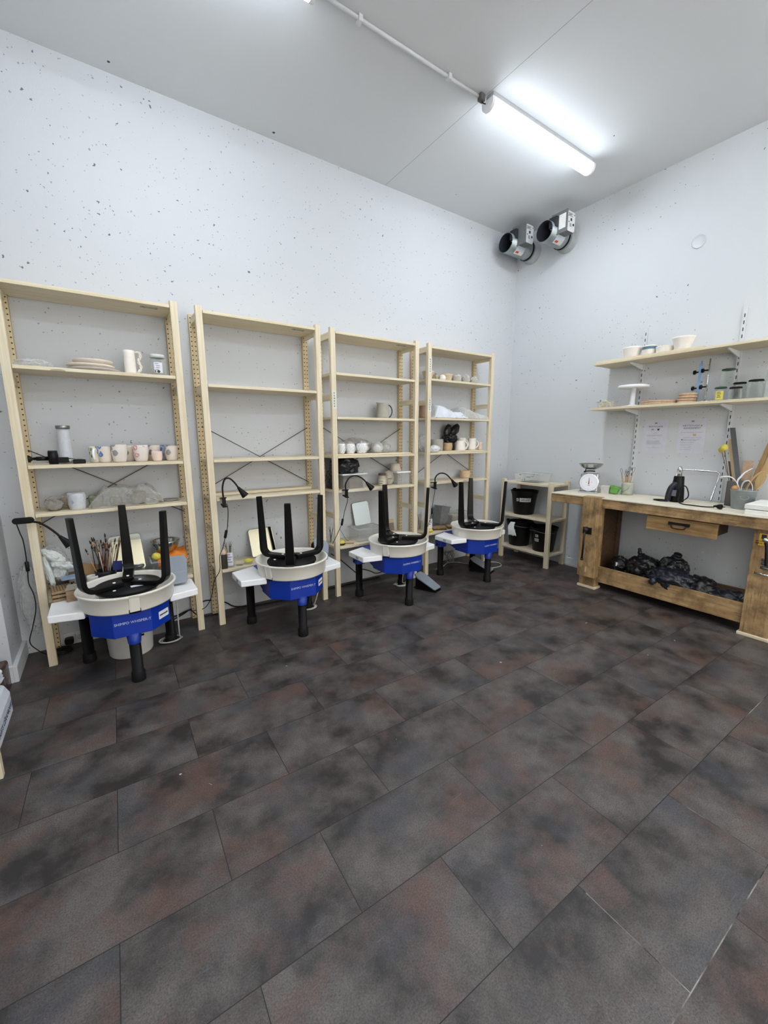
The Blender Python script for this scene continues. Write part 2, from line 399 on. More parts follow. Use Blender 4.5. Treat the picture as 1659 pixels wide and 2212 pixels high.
def scrib(g, m, w, h, rows, seed, fill=.6, lw=None):
    """rows of illegible small print as short raised bars"""
    rd = random.Random(seed); rh = h/rows
    for i in range(rows):
        x = -w/2; y = h/2-(i+.5)*rh; end = w/2-(rd.random()*w*.25 if rows > 1 else 0)
        while x < end:
            l = (.5+rd.random()*1.3)*(lw or rh*.7); l = min(l, w/2-x)
            g.box(x, x+l*.86, y-rh*fill/2, y+rh*fill/2*(.5+.5*rd.random()), 0, .0006, m); x += l+ (rd.random() < .2)*rh*.4
    return g
def arc(cx, cz, r, a0, a1, n):
    return [(cx+r*cos(a0+(a1-a0)*i/n), cz+r*sin(a0+(a1-a0)*i/n)) for i in range(n+1)]
def spline(pts, n=8):
    pts = [Vector(p) for p in pts]; out = []
    for i in range(len(pts)-1):
        p0 = pts[max(0, i-1)]; p1 = pts[i]; p2 = pts[i+1]; p3 = pts[min(len(pts)-1, i+2)]
        for k in range(n):
            t = k/n; out.append(.5*((2*p1)+(p2-p0)*t+(2*p0-5*p1+4*p2-p3)*t*t+(3*p1-p0-3*p2+p3)*t**3))
    return out+[pts[-1]]
def rrect(w, h, r, n=4, cx=0, cy=0):
    o = []
    for qx, qy, a in ((1, 1, 0), (-1, 1, pi/2), (-1, -1, pi), (1, -1, 3*pi/2)):
        for i in range(n+1): t = a+pi/2*i/n; o.append((cx+qx*(w/2-r)+r*cos(t), cy+qy*(h/2-r)+r*sin(t)))
    return o

# ------------------------------------------------------------------ the room
RX0, RY0 = -5.1, -6.2
struct('floor', G().box(RX0-.1, .1, RY0-.1, .1, -.1, 0), FLOOR)
struct('ceiling', G().box(RX0-.1, .1, RY0-.1, .1, CEIL, CEIL+.1), CEILM)
struct('wall_left', G().box(RX0-.1, .1, 0, .1, 0, CEIL), WALL)
struct('wall_right', G().box(0, .1, RY0-.1, 0, 0, CEIL), WALLR)
struct('wall_rear', G().box(RX0-.1, RX0, RY0-.1, 0, 0, CEIL), WPLAIN)
wx0, wx1, wz0, wz1 = -4.25, -.75, .35, 2.75
struct('wall_front', G().box(RX0, wx0, RY0-.1, RY0, 0, CEIL).box(wx1, 0, RY0-.1, RY0, 0, CEIL).box(wx0, wx1, RY0-.1, RY0, 0, wz0).box(wx0, wx1, RY0-.1, RY0, wz1, CEIL), M('cream_wall_paint', (240, 222, 190), .7, var=.03))
wf = struct('added_window_1', G().box(wx0, wx0+.05, RY0-.08, RY0-.03, wz0, wz1).box(wx1-.05, wx1, RY0-.08, RY0-.03, wz0, wz1).box(wx0, wx1, RY0-.08, RY0-.03, wz0, wz0+.05).box(wx0, wx1, RY0-.08, RY0-.03, wz1-.05, wz1).box(-2.53, -2.47, RY0-.08, RY0-.03, wz0, wz1), WPLAIN)  # added window with pane, an unseen opening for the fill light
G().box(wx0+.05, wx1-.05, RY0-.06, RY0-.055, wz0+.05, wz1-.05).make('pane', clear('added_window_glass', (.98, .99, .985), .02, .03, 0, 3, (.9, .92, .92), .12), wf)
struct('wall_pier', G().box(RX0, -4.70, -.36, 0, 0, CEIL), WALL)
struct('baseboard_pier', G().box(RX0, -4.70, -.384, -.36, 0, .10).box(-4.70, -4.677, -.384, 0, 0, .10), WPLAIN, None, .003)
struct('baseboard_right', G().box(-.014, 0, RY0, -.88, 0, .085), WPLAIN, None, .003)
tr = struct('trim_1', G().box(-.03, -.0145, RY0, -.88, 0, .022), WPLAIN, None, .004)
# round filled patch on the right wall
g = G().lathe([(.024, 0), (.05, 0), (.052, .004), (.046, .007), (.044, .003), (1e-4, .002)], 28, Matrix.Translation((0, -1.803, 2.935)) @ Matrix.Rotation(-pi/2, 4, 'Y'))
tag(g.make('blanking_disc', WPLAIN), 'round white blanking cap set into the right wall high above the shelves', 'wall cap')

# ------------------------------------------------------------------ ceiling lights
diff = emit('lit_diffuser', LAMP_COLOR, LAMP_STRENGTH)
def tube_light(x0, x1, y, label, grp='tube lights on the ceiling'):
    t = thing('tube_light', label, 'ceiling light', (x0, y, CEIL), 0, grp); L = x1-x0
    G().box(.02, L-.02, -.034, .034, -.038, 0).make('housing', M('lamp_housing', (176, 178, 180), .5), t, .004)
    prof = [(.046*cos(a), -.062+.044*sin(a)*1.0) for a in [pi+pi*i/14 for i in range(15)]] + [(.046, -.04), (-.046, -.04)]
    n = len(prof); vs = [(x, p[0], p[1]) for x in (.022, L-.022) for p in prof]
    fs = [(i, (i+1) % n, n+(i+1) % n, n+i) for i in range(n)] + [tuple(reversed(range(n))), tuple(range(n, 2*n))]
    G().add(vs, fs, False).make('diffuser', diff, t)
    for a, b in ((0, .022), (L-.022, L)):
        G().add([(x, p[0]*1.04, p[1]*1.0) for x in (a, b) for p in prof], fs, False).make('end_cap', white, t)
    return t
tl = tube_light(-1.83, -.62, -1.195, 'lit tube light on the ceiling near the room corner')
tube_light(-4.27, -3.055, -1.195, 'lit tube light whose end just touches the top edge of the photo')
for yy, wh in ((-3.45, 'nearer'), (-5.2, 'farther')):  # added rear tubes, out of view, to brighten the room
    tube_light(-4.27, -3.06, yy, 'added tube light above and behind the photographer, %s row, left one' % wh)
    tube_light(-1.83, -.62, yy, 'added tube light above and behind the photographer, %s row, right one' % wh)
c = thing('cable_conduit', 'thin white cable conduit running along the ceiling to the tube light', 'conduit', (0, 0, 0))
G().tube([(-3.04, -1.153, 3.584), (-1.87, -1.151, 3.584)], .010, 10).make('tube', WPLAIN, c)
for x in (-2.773, -2.133): G().box(x-.012, x+.012, -1.172, -1.133, 3.563, 3.596).make('clip', WPLAIN, c, .003)
G().box(-1.872, -1.832, -1.18, -1.145, 3.556, 3.596).make('connector', greyd, c, .003)
G().tube(spline([(-1.85, -1.165, 3.556), (-1.86, -1.18, 3.535), (-1.84, -1.19, 3.53)]), .003).make('wire', black, c)

# ------------------------------------------------------------------ duct dampers by the corner
def damper(y, z, x0, label, lbl_on):
    t = thing('duct_damper', label, 'air damper', (0, y, z), 0, 'duct dampers on the right wall'); RR = .092
    ax = Matrix.Rotation(-pi/2, 4, 'Y')     # local z -> -x
    L = -x0
    G().lathe([(RR, .03), (RR, L), (RR-.003, L)], 40, ax).make('duct_pipe', galv, t)
    G().lathe([(RR-.0031, L-.002), (RR-.0031, .03)], 40, ax).make('duct_shaded_inside', M('duct_inner_shade', (46, 50, 58), .6, .2), t)  # inner surface coloured dark for the shade inside the pipe
    G().lathe([(RR+.02, .0), (RR+.02, .018), (RR+.004, .024), (RR+.004, .07), (RR, .072), (RR, .0)], 40, ax).make('collar', M('grey_collar', (176, 180, 182), .5), t)
    G().lathe([(RR+.002, .095), (RR+.007, .098), (RR+.007, .112), (RR+.002, .115)], 40, ax).make('rubber_seal', rubber, t)
    G().lathe([(1e-4, .14), (RR-.006, .14), (RR-.006, .144), (1e-4, .144)], 40, ax).make('damper_blade', M('dark_zinc', (58, 62, 70), .5, .5), t)
    G().tube([(-L+.10, -.088, .03), (-L+.06, -.02, .02)], .005, 8).make('measuring_probe', M('probe', (176, 160, 140), .4), t)
    # control box hung on the room side of the pipe
    x1, x2 = -L+.085, -L+.205
    b = G().box(x1, x2, -.18, -.085, -.035, .135).make('control_box', greyd, t, .004)
    fm = face(((x1+x2)/2, -.18, .05), 0, -1)
    G().prism([(-.06, -.07), (-.045, -.085), (.045, -.085), (.06, -.07), (.06, .07), (.045, .085), (-.045, .085), (-.06, .07)], 0, .004, fm).make('control_panel', M('panel_white', (222, 224, 226), .5, var=.02), b)
    pr = G(); mm = fm @ Matrix.Translation((0, 0, .004)); scrib(pr, mm @ Matrix.Translation((-.012, .055, 0)), .07, .03, 3, 5); PI_ = M('panel_ink', (40, 42, 46), .6); pr.make('panel_print', PI_, b); pr = scrib(G(), mm @ Matrix.Translation((-.005, -.03, 0)), .03, .03, 4, 9); pr.make('panel_print', PI_, b); pr = G()
    pr.box(-.012, .012, .004, .028, 0, .001, mm).make('panel_window', PI_, b); G().cyl(.011, 0, .003, 16, mm @ Matrix.Translation((.035, -.022, 0))).make('panel_knob', PI_, b); G().cyl(.006, 0, .002, 12, mm @ Matrix.Translation((-.035, -.008, 0))).make('panel_screw', PI_, b)
    G().cyl(.005, 0, .002, 12, mm @ Matrix.Translation((.045, .062, 0))).make('panel_screw', PI_, b)
    G().box(x1-.012, x1, -.19, -.02, -.045, .145).make('flange', M('flange_grey', (110, 112, 112), .5), t, .002)
    G().box(x1-.05, x1-.012, -.1, -.02, .02, .11).make('bracket', M('bracket_black', (40, 42, 48), .5), t, .004)
    if lbl_on:
        G().box(x1-.0135, x1-.012, -.175, -.105, -.01, .115).make('label', M('label_white', (236, 236, 230), .6), t)
    st = G().lathe([(RR+.0015, L-.215), (RR+.0015, L-.09)], 10, ax, True, R(-140), R(-97)); st = st.make('sticker', M('sticker_grey', (196, 206, 214), .6, var=.04), t)
    G().lathe([(RR+.0022, L-.15), (RR+.0022, L-.105)], 6, ax, True, R(-154), R(-141)).make('red_mark', red, t)
    G().lathe([(RR+.002, L-.215), (RR+.002, L-.09)], 8, ax, True, R(-162), R(-140)).make('pale_sticker', M('sticker_pale', (222, 216, 204), .6), t)
    return t
damper(-.205, 3.385, -.445, 'round duct damper nearest the room corner, with plain grey control box', False)
damper(-.625, 3.352, -.385, 'round duct damper farther from the corner, white label on its control box', True)

# ------------------------------------------------------------------ pine shelving units
def shelf_poly():
    a = .046; n1, n2 = .012, .05
    return [(a, 0), (UW-a, 0), (UW-a, n2), (UW-n1, n2), (UW-n1, .236), (UW-a, .236), (UW-a, .281), (a, .281), (a, .236), (n1, .236), (n1, n2), (a, n2)]
def unit(x, y, levels, label, brace, marks=()):
    t = thing('shelving_unit', label, 'shelving unit', (x, y, 0), 0, 'pine shelving units along the left wall')
    pw = .043
    for px in (0, UW-pw):
        G().box(px, px+pw, 0, .034, 0, UH).make('post', pine['z'], t, .002)
        G().box(px, px+pw, .25, .284, 0, UH).make('post', pine_holes, t, .002)
        for z in (2.185, 1.70, .70):
            G().box(px+.011, px+.032, .034, .25, z, z+.045).make('rail', pine['y'], t, .0015)
    for z in levels:
        s = G().prism(shelf_poly(), z-.02, z).make('shelf', pine['x'], t, .0015)
    if brace:
        zc, full = brace; cx = UW/2; h = .235; l, r = .03, UW-.03
        ends = [((l, zc-h), (r, zc+h)), ((l, zc+h), (r, zc-h))] if full else [((l, zc-h), (cx, zc)), ((cx, zc), (r, zc-h))]
        for k, (a, b) in enumerate(ends):
            yy = .268+.006*k; yy = .2485-.006*k
            G().tube([(a[0], yy, a[1]), (b[0], yy, b[1])], .0032, 6).make('brace_rod', steelk, t)
    for (px, z, n, seed) in marks:
        lw = face((px, -.0005, z), 0, -1); H = n*.021+.02
        b = G().box(-.017, .019, -H/2, H/2, 0, .0006, lw).make('paper_label', M('label_paper', (222, 220, 208), .7, var=.03), t)
        rd = random.Random(seed); q = G()
        for i in range(n):
            zz = H/2-.02-i*.021
            for k in range(3): q.box(-.006+rd.random()*.006, .002+rd.random()*.006, zz-.006+k*.004, zz-.0035+k*.004, .0006, .0012, lw)
            q.box(-.005, -.002, zz-.006, zz+.006, .0006, .0012, lw)
        q.make('handwriting', M('pencil', (92, 92, 90), .7), b)
    return t
YF = -.2845
u1 = unit(-4.550, YF, [2.235, 1.797, 1.242, .958, .43], 'pine shelving unit nearest the camera, with spotted cups and brushes', (1.09, True))
u2 = unit(-3.539, YF, [2.235, 1.761, 1.243, .964, .425], 'nearly empty pine shelving unit, second from the left', (1.245, True))
u3 = unit(-2.548, YF, [2.235, 1.917, 1.565, 1.242, .948, .45], 'pine shelving unit with grey jug and black bag, third from the left', (1.245, True), [(.022, 1.70, 6, 4)])
u4 = unit(-1.534, YF, [2.235, 1.944, 1.582, 1.246, .952, .434], 'pine shelving unit nearest the room corner, with bowls and mugs', (1.235, False), [(.026, 2.06, 6, 2), (.026, 1.70, 5, 3)])
for u, z in ((u1, 2.235), (u2, 2.235), (u3, 2.235)):
    q = G().box(.70, .80, .05, .085, z-.0212, z-.0201)
    b = q.make('maker_sticker', M('sticker_grey2', (176, 172, 164), .7), u); d = G()
    for dx, dy in ((.71, .055), (.72, .075), (.785, .065)): d.box(dx, dx+.008, dy, dy+.008, z-.0218, z-.0213)
    d.make('print', ink, b)

# ------------------------------------------------------------------ potter's wheels
def wheel(x, dy, pan_rot, label, sticker=False, traymark=True):
    t = thing('potters_wheel', label, "potter's wheel", (x, dy, 0), 0, "blue potter's wheels in a row")
    front = [(-.09, -.785), (.10, -.785), (.205, -.675), (.205, -.30), (-.195, -.30), (-.195, -.675)]
    def zb(px, py): return .292 if py < -.6 else .372
    def zb2(px, py): return .292
    # body: octagonal front box and a shallower rear deck
    fr_ = [(-.09, -.785), (.10, -.785), (.205, -.675), (.205, -.50), (-.195, -.50), (-.195, -.675)]
    g = G().prism(fr_, .292, .437)
    rear = [(.203, -.505), (.203, -.30), (-.193, -.30), (-.193, -.505)]
    g.prism(rear, 0, .4365, None, lambda a, b: .30 if b < -.4 else .375)
    body = g.make('body', blue, t, .004)
    letters('lettering', 'SHIMPO WHISPER-T', .0205, silver, body, face((.007, -.7855, .372), 0, -1), 1.0)
    if sticker:
        nx, ny = .11, -.105; fm = face((.168, -.7142, .358), nx, ny)
        s = G().prism(rrect(.082, .046, .004), 0, .0008, fm).make('sticker', paperw, body)
        q = G(); mm = fm @ Matrix.Translation((0, 0, .0008)); scrib(q, mm, .066, .012, 1, 6, .8, .006); q.make('print', ink, s)
    # legs with socket and rubber foot
    for (lx, ly, top) in ((.005, -.752, .30), (-.238, -.338, .40), (.228, -.338, .40)):
        l = G().cyl(.030, .055, top-.02, 24).make('leg', black, t, 0, (lx, ly, 0))
        G().lathe([(1e-4, 0), (.036, 0), (.037, .004), (.036, .052), (.0305, .058), (1e-4, .058)], 24).make('rubber_foot', rubber, l)
        if ly > -.5:
            G().prism([(-.042, -.042), (.042, -.042), (.042, .042), (-.042, .042)], .30, .402).make('leg_socket', blued, l, .01)
            G().cyl(.006, 0, .014, 10, fr((-.042, 0, .33), 0, -pi/2)).cyl(.006, 0, .014, 10, fr((-.042, 0, .37), 0, -pi/2)).make('bolt', black, l)
        else:
            G().lathe([(.033, .235), (.040, .30), (.030, .30)], 24).make('leg_socket', blued, l)
            G().cyl(.006, 0, .016, 10, fr((.034, 0, .27), 0, pi/2)).make('bolt', black, l)
    # two trays
    for sgn in (-1, 1):
        ox = .0 if sgn < 0 else .0
        pts = [(-.377, -.640), (-.212, -.675), (-.199, -.50), (-.203, -.345), (-.377, -.405)]
        if sgn > 0: pts = [(-a+.002, b) for a, b in reversed(pts)]
        tr_ = G().prism(pts, .404, .447).make('tray', white, t, .006)
        if sgn < 0 and traymark:
            q = G(); fm = face((-.3777, -.55, .425), -1, 0); scrib(q, fm @ Matrix.Translation((.002, 0, 0)), .05, .022, 2, 11, .55, .006); q.make('tray_print', ink, tr_)
    # splash pan
    p = G().lathe([(.20, .452), (.222, .440), (.236, .440), (.238, .447), (.247, .527), (.256, .532), (.258, .540), (.254, .545), (.245, .544), (.240, .535), (.229, .462), (.20, .456), (.06, .456)], 64).make('splash_pan', cream, t, 0, (0.006, -.592, 0), pan_rot)
    for a in (0.0, pi):
        q = G(); am = Matrix.Rotation(a, 4, 'Z')
        q.bar([(.2385, 0, .448), (.2505, 0, .53)], .05, .006, (0, 1, 0), am); q.bar([(.252, 0, .541), (.259, 0, .538)], .05, .012, (0, 1, 0), am)
        q.bar([(.2425, -.018, .448), (.2535, -.018, .53)], .003, .004, (0, 1, 0), am)
        q.make('pan_clasp', cream, p)
    G().lathe([(.2375, .4385), (.2405, .4385), (.2405, .462), (.2375, .462)], 10, None, True, R(-7), R(7)).make('drain_notch', black, p)
    G().cyl(.148, .462, .5105, 48, None, None, .003).make('wheel_head', steel, t, 0, (0.006, -.592, 0))
    return t
w1 = wheel(-4.103, 0, R(-86), "blue potter's wheel nearest the camera, in front of the brush shelf", True, False)
w2 = wheel(-3.085, -.03, R(-152), "blue potter's wheel in front of the nearly empty shelving unit", True)
w3 = wheel(-2.125, -.025, R(-150), "blue potter's wheel with a grey pedal lying on the floor at its right")
w4 = wheel(-1.145, -.005, R(-66), "blue potter's wheel farthest from the camera, beside the bucket rack")

# ------------------------------------------------------------------ upturned stools
def stool(x, y, rot, label, tag_white, z=.503, tilt=(0, 0)):
    t = thing('stool', label, 'stool', (x, y, z), 0, "black stools upturned on the potter's wheels")
    t.rotation_euler = (tilt[0], tilt[1], 0)
    G().lathe([(1e-4, .008), (.150, .008), (.168, .013), (.173, .022), (.172, .034), (1e-4, .035)], 56).make('seat', blackseat, t)
    for k in range(3):
        a = rot+k*2*pi/3; m = Matrix.Rotation(a, 4, 'Z')
        pts = [(.035, 0, .0485), (.180, 0, .0495)] + [(.184+.052*sin(b), 0, .1015-.052*cos(b)) for b in [pi/2*.97*i/7 for i in range(1, 8)]]
        ex, ez = pts[-1][0], pts[-1][2]
        for i in range(1, 7): f = i/6; pts.append((ex+(.252-ex)*f, 0, ez+(.477-ez)*f))
        w = [.060]*9 + [.060-.020*i/6 for i in range(1, 7)]; th = [.027]*9 + [.027-.002*i/6 for i in range(1, 7)]
        l = G().bar(pts, w, th, (0, 1, 0), m).make('leg', blackm, t, .004)
        q = G()
        for rx in (.075,): q.cyl(.008, .0622, .0645, 14, m @ Matrix.Translation((rx, 0, 0)))
        q.make('screw_cap', white, l)
        if k == 0: G().cyl(.008, .0348, .037, 14, m @ Matrix.Rotation(.5, 4, 'Z') @ Matrix.Translation((.12, 0, 0))).make('felt_dot', white, t)
    if tag_white is not None:
        G().box(-.032, .032, -.016, -.016+.032, .0352, .0362, Matrix.Rotation(tag_white[2], 4, 'Z') @ Matrix.Translation((tag_white[0], tag_white[1], 0))).make('paper_tag', paperw, t)
    return t
stool(-4.095, -.582, R(-154.5), "black stool upturned on the potter's wheel nearest the camera", (.035, -.075, .1))
stool(-3.092, -.655, R(126), "black stool upturned on the wheel before the nearly empty unit", None)
stool(-2.114, -.605, R(-158), "black stool upturned on the third wheel, one leg hiding another", None)
stool(-1.133, -.600, R(-177.7), "black stool upturned on the wheel farthest from the camera", (.02, -.06, .6))

# ------------------------------------------------------------------ foot pedals
def pedal(label, m, flat=True):
    t = thing('foot_pedal', label, 'pedal'); t.matrix_world = m
    top = [(-.055, -.10), (-.04, -.115), (.04, -.115), (.055, -.10), (.068, .06), (.05, .10), (-.05, .10), (-.068, .06)]
    G().prism(top, 0, .012).make('base', black, t, .003)
    G().prism([(a*.86, b*.86+.004) for a, b in top], .012, .04, None).make('case', black, t, .003)
    k = fr((0, 0, .052), 0, 0, R(7 if flat else 0))
    G().prism(top, -.006, .006, k).make('tread', greyp, t, .004)
    G().box(-.054, .054, -.03, -.024, .0062, .0072, k).make('tread_ridge', M('pedal_line', (146, 154, 162), .6), t)
    return t
pedal('grey foot pedal standing on end on the right tray of the nearest wheel', fr((-3.812, -.452, .545), 0, 0, R(76)) @ Matrix.Diagonal((.9, .85, .9, 1)), False)
pedal("grey foot pedal leaning on the right tray of the second wheel", fr((-2.775, -.42, .478), R(-10), R(24), R(34)), False)
def floor_pedal(label, loc, rz):
    t = thing('foot_pedal', label, 'pedal', loc, rz)
    pl = [(-.05, -.125), (.05, -.125), (.072, .08), (.055, .11), (-.055, .11), (-.072, .08)]
    G().prism(pl, 0, .014).make('base', black, t, .003)
    G().add([(-.045, -.11, .014), (.045, -.11, .014), (.06, .09, .014), (-.06, .09, .014), (-.045, -.11, .022), (.045, -.11, .022), (.06, .09, .115), (-.06, .09, .115)],
            [(3, 2, 1, 0), (4, 5, 6, 7), (0, 1, 5, 4), (1, 2, 6, 5), (2, 3, 7, 6), (3, 0, 4, 7)]).make('case', black, t, .003)
    k = fr((0, -.005, .077), 0, 0, R(25))
    G().prism([(-.045, -.125), (.045, -.125), (.056, -.11), (.072, .075), (.05, .125), (-.05, .125), (-.072, .075), (-.056, -.11)], -.006, .006, k).make('tread', greyp, t, .004)
    G().box(-.058, .058, -.03, -.022, .0062, .0072, k).make('tread_ridge', M('pedal_line2', (146, 154, 162), .6), t)
    return t
floor_pedal('grey foot pedal lying on the floor beside the third wheel', (-1.755, -.575, 0), R(18))
floor_pedal("grey foot pedal on the floor under the farthest potter's wheel", (-.945, -.50, 0), R(22))

# ------------------------------------------------------------------ clip-on lamps
def cord(parent, pts, sw=None, r=.0028):
    G().tube(spline(pts, 6), r, 7).make('cord', black, parent)
    if sw:
        p, d = Vector(sw[0]), Vector(sw[1]).normalized(); G().tube([p-d*.03, p-d*.026, p+d*.026, p+d*.03], [.007, .010, .010, .007], 10).make('cord_switch', black, parent)
def clamp(t, c, flip=1):
    x, y, z = c
    G().bar([(x, y-.035, z+.03), (x, y+.03, z+.022)], .034, .01, (1, 0, 0)).bar([(x, y-.04, z-.035), (x, y+.025, z-.022)], .030, .01, (1, 0, 0)).box(x-.012, x+.012, y-.032, y-.012, z-.03, z+.03).make('clip', black, t, .003)
def lamp(label, clip, neck, head_to, cordpts, sw):
    t = thing('clip_lamp', label, 'lamp', clip, 0, 'black clip-on gooseneck lamps'); c = Vector(clip)
    clamp(t, (0, 0, 0))
    pts = [Vector(p)-c for p in neck]
    G().tube(spline(pts), .0062, 10).make('gooseneck', black, t)
    a = pts[-1]; b = Vector(head_to)-c; d = (b-a).normalized()
    q = d.to_track_quat('Z', 'Y').to_matrix().to_4x4()
    G().lathe([(1e-4, 0), (.009, 0), (.011, .01), (.026, .075), (.027, .08), (.024, .08), (.009, .02), (1e-4, .02)], 24, Matrix.Translation(a) @ q).make('lamp_head', blackm, t)
    cord(t, [Vector(p)-c for p in cordpts], (Vector(sw[0])-c, sw[1]))
    return t
lamp('black clip lamp with neck curving down, clipped to the nearly empty unit', (-3.458, -.318, .945),
     [(-3.462, -.345, .975), (-3.462, -.345, 1.05), (-3.445, -.35, 1.105), (-3.415, -.355, 1.112), (-3.385, -.36, 1.085), (-3.36, -.365, 1.045)], (-3.31, -.375, .975),
     [(-3.44, -.34, .93), (-3.434, -.335, .87), (-3.445, -.325, .749), (-3.458, -.322, .702), (-3.488, -.32, .598), (-3.512, -.325, .55), (-3.52, -.33, .446), (-3.565, -.33, .367), (-3.592, -.32, .247), (-3.64, -.30, .17), (-3.70, -.2, .13)], ((-3.458, -.322, .705), (.25, 0, 1)))
lamp('black clip lamp with a wide arched neck, clipped beside the black bag', (-2.462, -.318, .93),
     [(-2.470, -.345, .96), (-2.470, -.345, 1.01), (-2.435, -.35, 1.062), (-2.38, -.355, 1.075), (-2.325, -.36, 1.055), (-2.28, -.365, 1.015)], (-2.225, -.375, .955),
     [(-2.455, -.34, .91), (-2.448, -.33, .86), (-2.473, -.32, .768), (-2.498, -.315, .67), (-2.545, -.31, .574), (-2.585, -.30, .498)], ((-2.496, -.317, .68), (.22, 0, 1)))
lamp('black clip lamp with a wide arched neck, clipped to the unit nearest the corner', (-1.472, -.318, .932),
     [(-1.475, -.345, .96), (-1.475, -.345, 1.0), (-1.45, -.35, 1.035), (-1.40, -.355, 1.048), (-1.34, -.36, 1.03), (-1.275, -.365, .975)], (-1.19, -.375, .875),
     [(-1.47, -.34, .91), (-1.466, -.33, .86), (-1.481, -.32, .736), (-1.485, -.315, .666), (-1.507, -.31, .574), (-1.524, -.30, .515)], ((-1.485, -.317, .672), (.05, 0, 1)))
t = thing('clip_lamp', 'black clip lamp lying almost level on the leftmost post', 'lamp', (-4.545, -.31, .925), 0, 'black clip-on gooseneck lamps'); c0 = Vector((-4.545, -.31, .925))
G().prism(rrect(.098, .036, .0175, 6), -.028, -.012, face((-.012, 0, .006), 0, -1) @ Matrix.Translation((0, 0, .02))).make('clip', black, t, .004)
G().prism(rrect(.06, .02, .0095, 6), 0, .012, face((.01, -.012, .008), 0, -1)).make('clip_spring', blackm, t, .003)
nk = [Vector(p)-c0 for p in [(-4.52, -.33, .925), (-4.485, -.34, .915), (-4.45, -.35, .888), (-4.415, -.36, .85), (-4.40, -.365, .828)]]
G().tube(spline(nk), .0062, 10).make('gooseneck', black, t)
a = nk[-1]; d = (Vector((-4.352, -.38, .765))-c0-a).normalized()
G().lathe([(1e-4, 0), (.009, 0), (.011, .01), (.026, .07), (.027, .075), (.024, .075), (.009, .02), (1e-4, .02)], 24, Matrix.Translation(a) @ d.to_track_quat('Z', 'Y').to_matrix().to_4x4()).make('lamp_head', blackm, t)
cord(t, [Vector(p)-c0 for p in [(-4.585, -.33, .915), (-4.578, -.32, .86), (-4.573, -.30, .813), (-4.573, -.29, .715), (-4.577, -.29, .624), (-4.580, -.29, .55), (-4.565, -.295, .48), (-4.566, -.30, .392), (-4.595, -.28, .282), (-4.622, -.27, .184), (-4.597, -.25, .116), (-4.56, -.2, .05), (-4.50, -.14, .006)]], (Vector((-4.575, -.29, .655))-c0, (0, 0, 1)))

# ------------------------------------------------------------------ pots and vessels
def hollow(ro, h, wall=.005, foot=None, n=8, curve=None):
    """outer profile by curve(f)->radius, then back down inside"""
    f_ = curve or (lambda f: ro)
    out = [(1e-4, 0)] + [(f_(i/n), h*i/n) for i in range(n+1)]
    inn = [(max(1e-4, f_(1-i/n)-wall), h*(1-i/n)) for i in range(n)] + [(max(1e-4, f_(.08)-wall), wall), (1e-4, wall)]
    return out+inn
def handle_pts(r, h, out=.03, lo=.2, hi=.82):
    zc = h*(lo+hi)/2; rz = h*(hi-lo)/2
    return [(r-.006+ (out+.006)*max(0, cos(a)), 0, zc+rz*sin(a)) for a in [-pi/2+pi*i/10 for i in range(11)]]
def pot(name, label, cat, loc, r, h, mat, group=None, curve=None, handle=None, wall=.005, hr=.0055, seg=36, rz=0, hout=.03, hmat=None, spout=False):
    if handle is None and not spout:
        o = G().lathe(hollow(r, h, wall, None, 8, curve), seg).make(name, mat, None, 0, loc, rz); return tag(o, label, cat, group)
    t = thing(name, label, cat, loc, rz, group)
    G().lathe(hollow(r, h, wall, None, 8, curve), seg).make('body', mat, t)
    if handle is not None:
        rr = (curve(.5) if curve else r)
        G().tube(handle_pts(rr, h, hout), hr, 8, Matrix.Rotation(handle, 4, 'Z')).make('handle', hmat or mat, t)
    if spout:
        rr = (curve(1) if curve else r); a = handle+pi
        G().add([(rr*.9, -.018, h), (rr*.9, .018, h), (rr+.016, 0, h+.004), (rr*.96, 0, h*.78)], [(0, 2, 3), (2, 1, 3), (0, 1, 2)], True, Matrix.Rotation(a, 4, 'Z')).make('spout', mat, t)
    return t
cup = lambda r: (lambda f: r*(.72+.30*min(1, f*1.6)**.6) if f < .65 else r*(1.0-.03*(f-.65)/.35))
flare = lambda r: (lambda f: r*(.55+.45*f))
tumbler = lambda r: (lambda f: r*(.93+.07*f))
# unit 1, second shelf from the top (z 1.797)
o = G().blob((0, 0, .022), (.083, .075, .034), 3, .25, 4, 2.4, None, .021, True).make('wrapped_plate', wrap, None, 0, (-4.42, -.13, 1.798)); tag(o, 'flat bundle wrapped in crinkled clear plastic, left end of the top shelf', 'wrapped bundle')
def disc(name, label, cat, loc, r, h, mat, group=None, lip=0):
    o = G().lathe([(1e-4, 0), (r*.75, 0), (r, h*.6), (r, h), (r-.006, h), (r*.72, h-.004 if lip else h), (1e-4, h-.004 if lip else h)], 48).make(name, mat, None, 0, loc); return tag(o, label, cat, group)
disc('plate', 'large raw plate with grey rim at the bottom of the stack', 'plate', (-4.128, -.14, 1.7975), .138, .020, M('grey_rim_clay', (186, 180, 172), .7), 'plates stacked on the top shelf', 1)
disc('plate', 'cream raw plate in the middle of the stack', 'plate', (-4.143, -.14, 1.818), .125, .022, bisque, 'plates stacked on the top shelf', 1)
disc('plaster_bat', 'thick round cream bat on top of the plate stack', 'bat', (-4.132, -.14, 1.8405), .105, .030, M('bat_cream', (214, 204, 190), .8))
t = thing('vase', 'tall white raw clay vase with a twisted rope handle', 'vase', (-3.936, -.18, 1.798))
G().lathe(hollow(.036, .148, .004, None, 8, lambda f: .034-.003*f), 36).make('body', biscW, t)
q = G(); base = [(.030, 0, .138), (.055, 0, .142), (.062, 0, .118), (.050, 0, .085), (.060, 0, .05), (.045, 0, .02), (.032, 0, .012)]; sp = spline(base, 6)
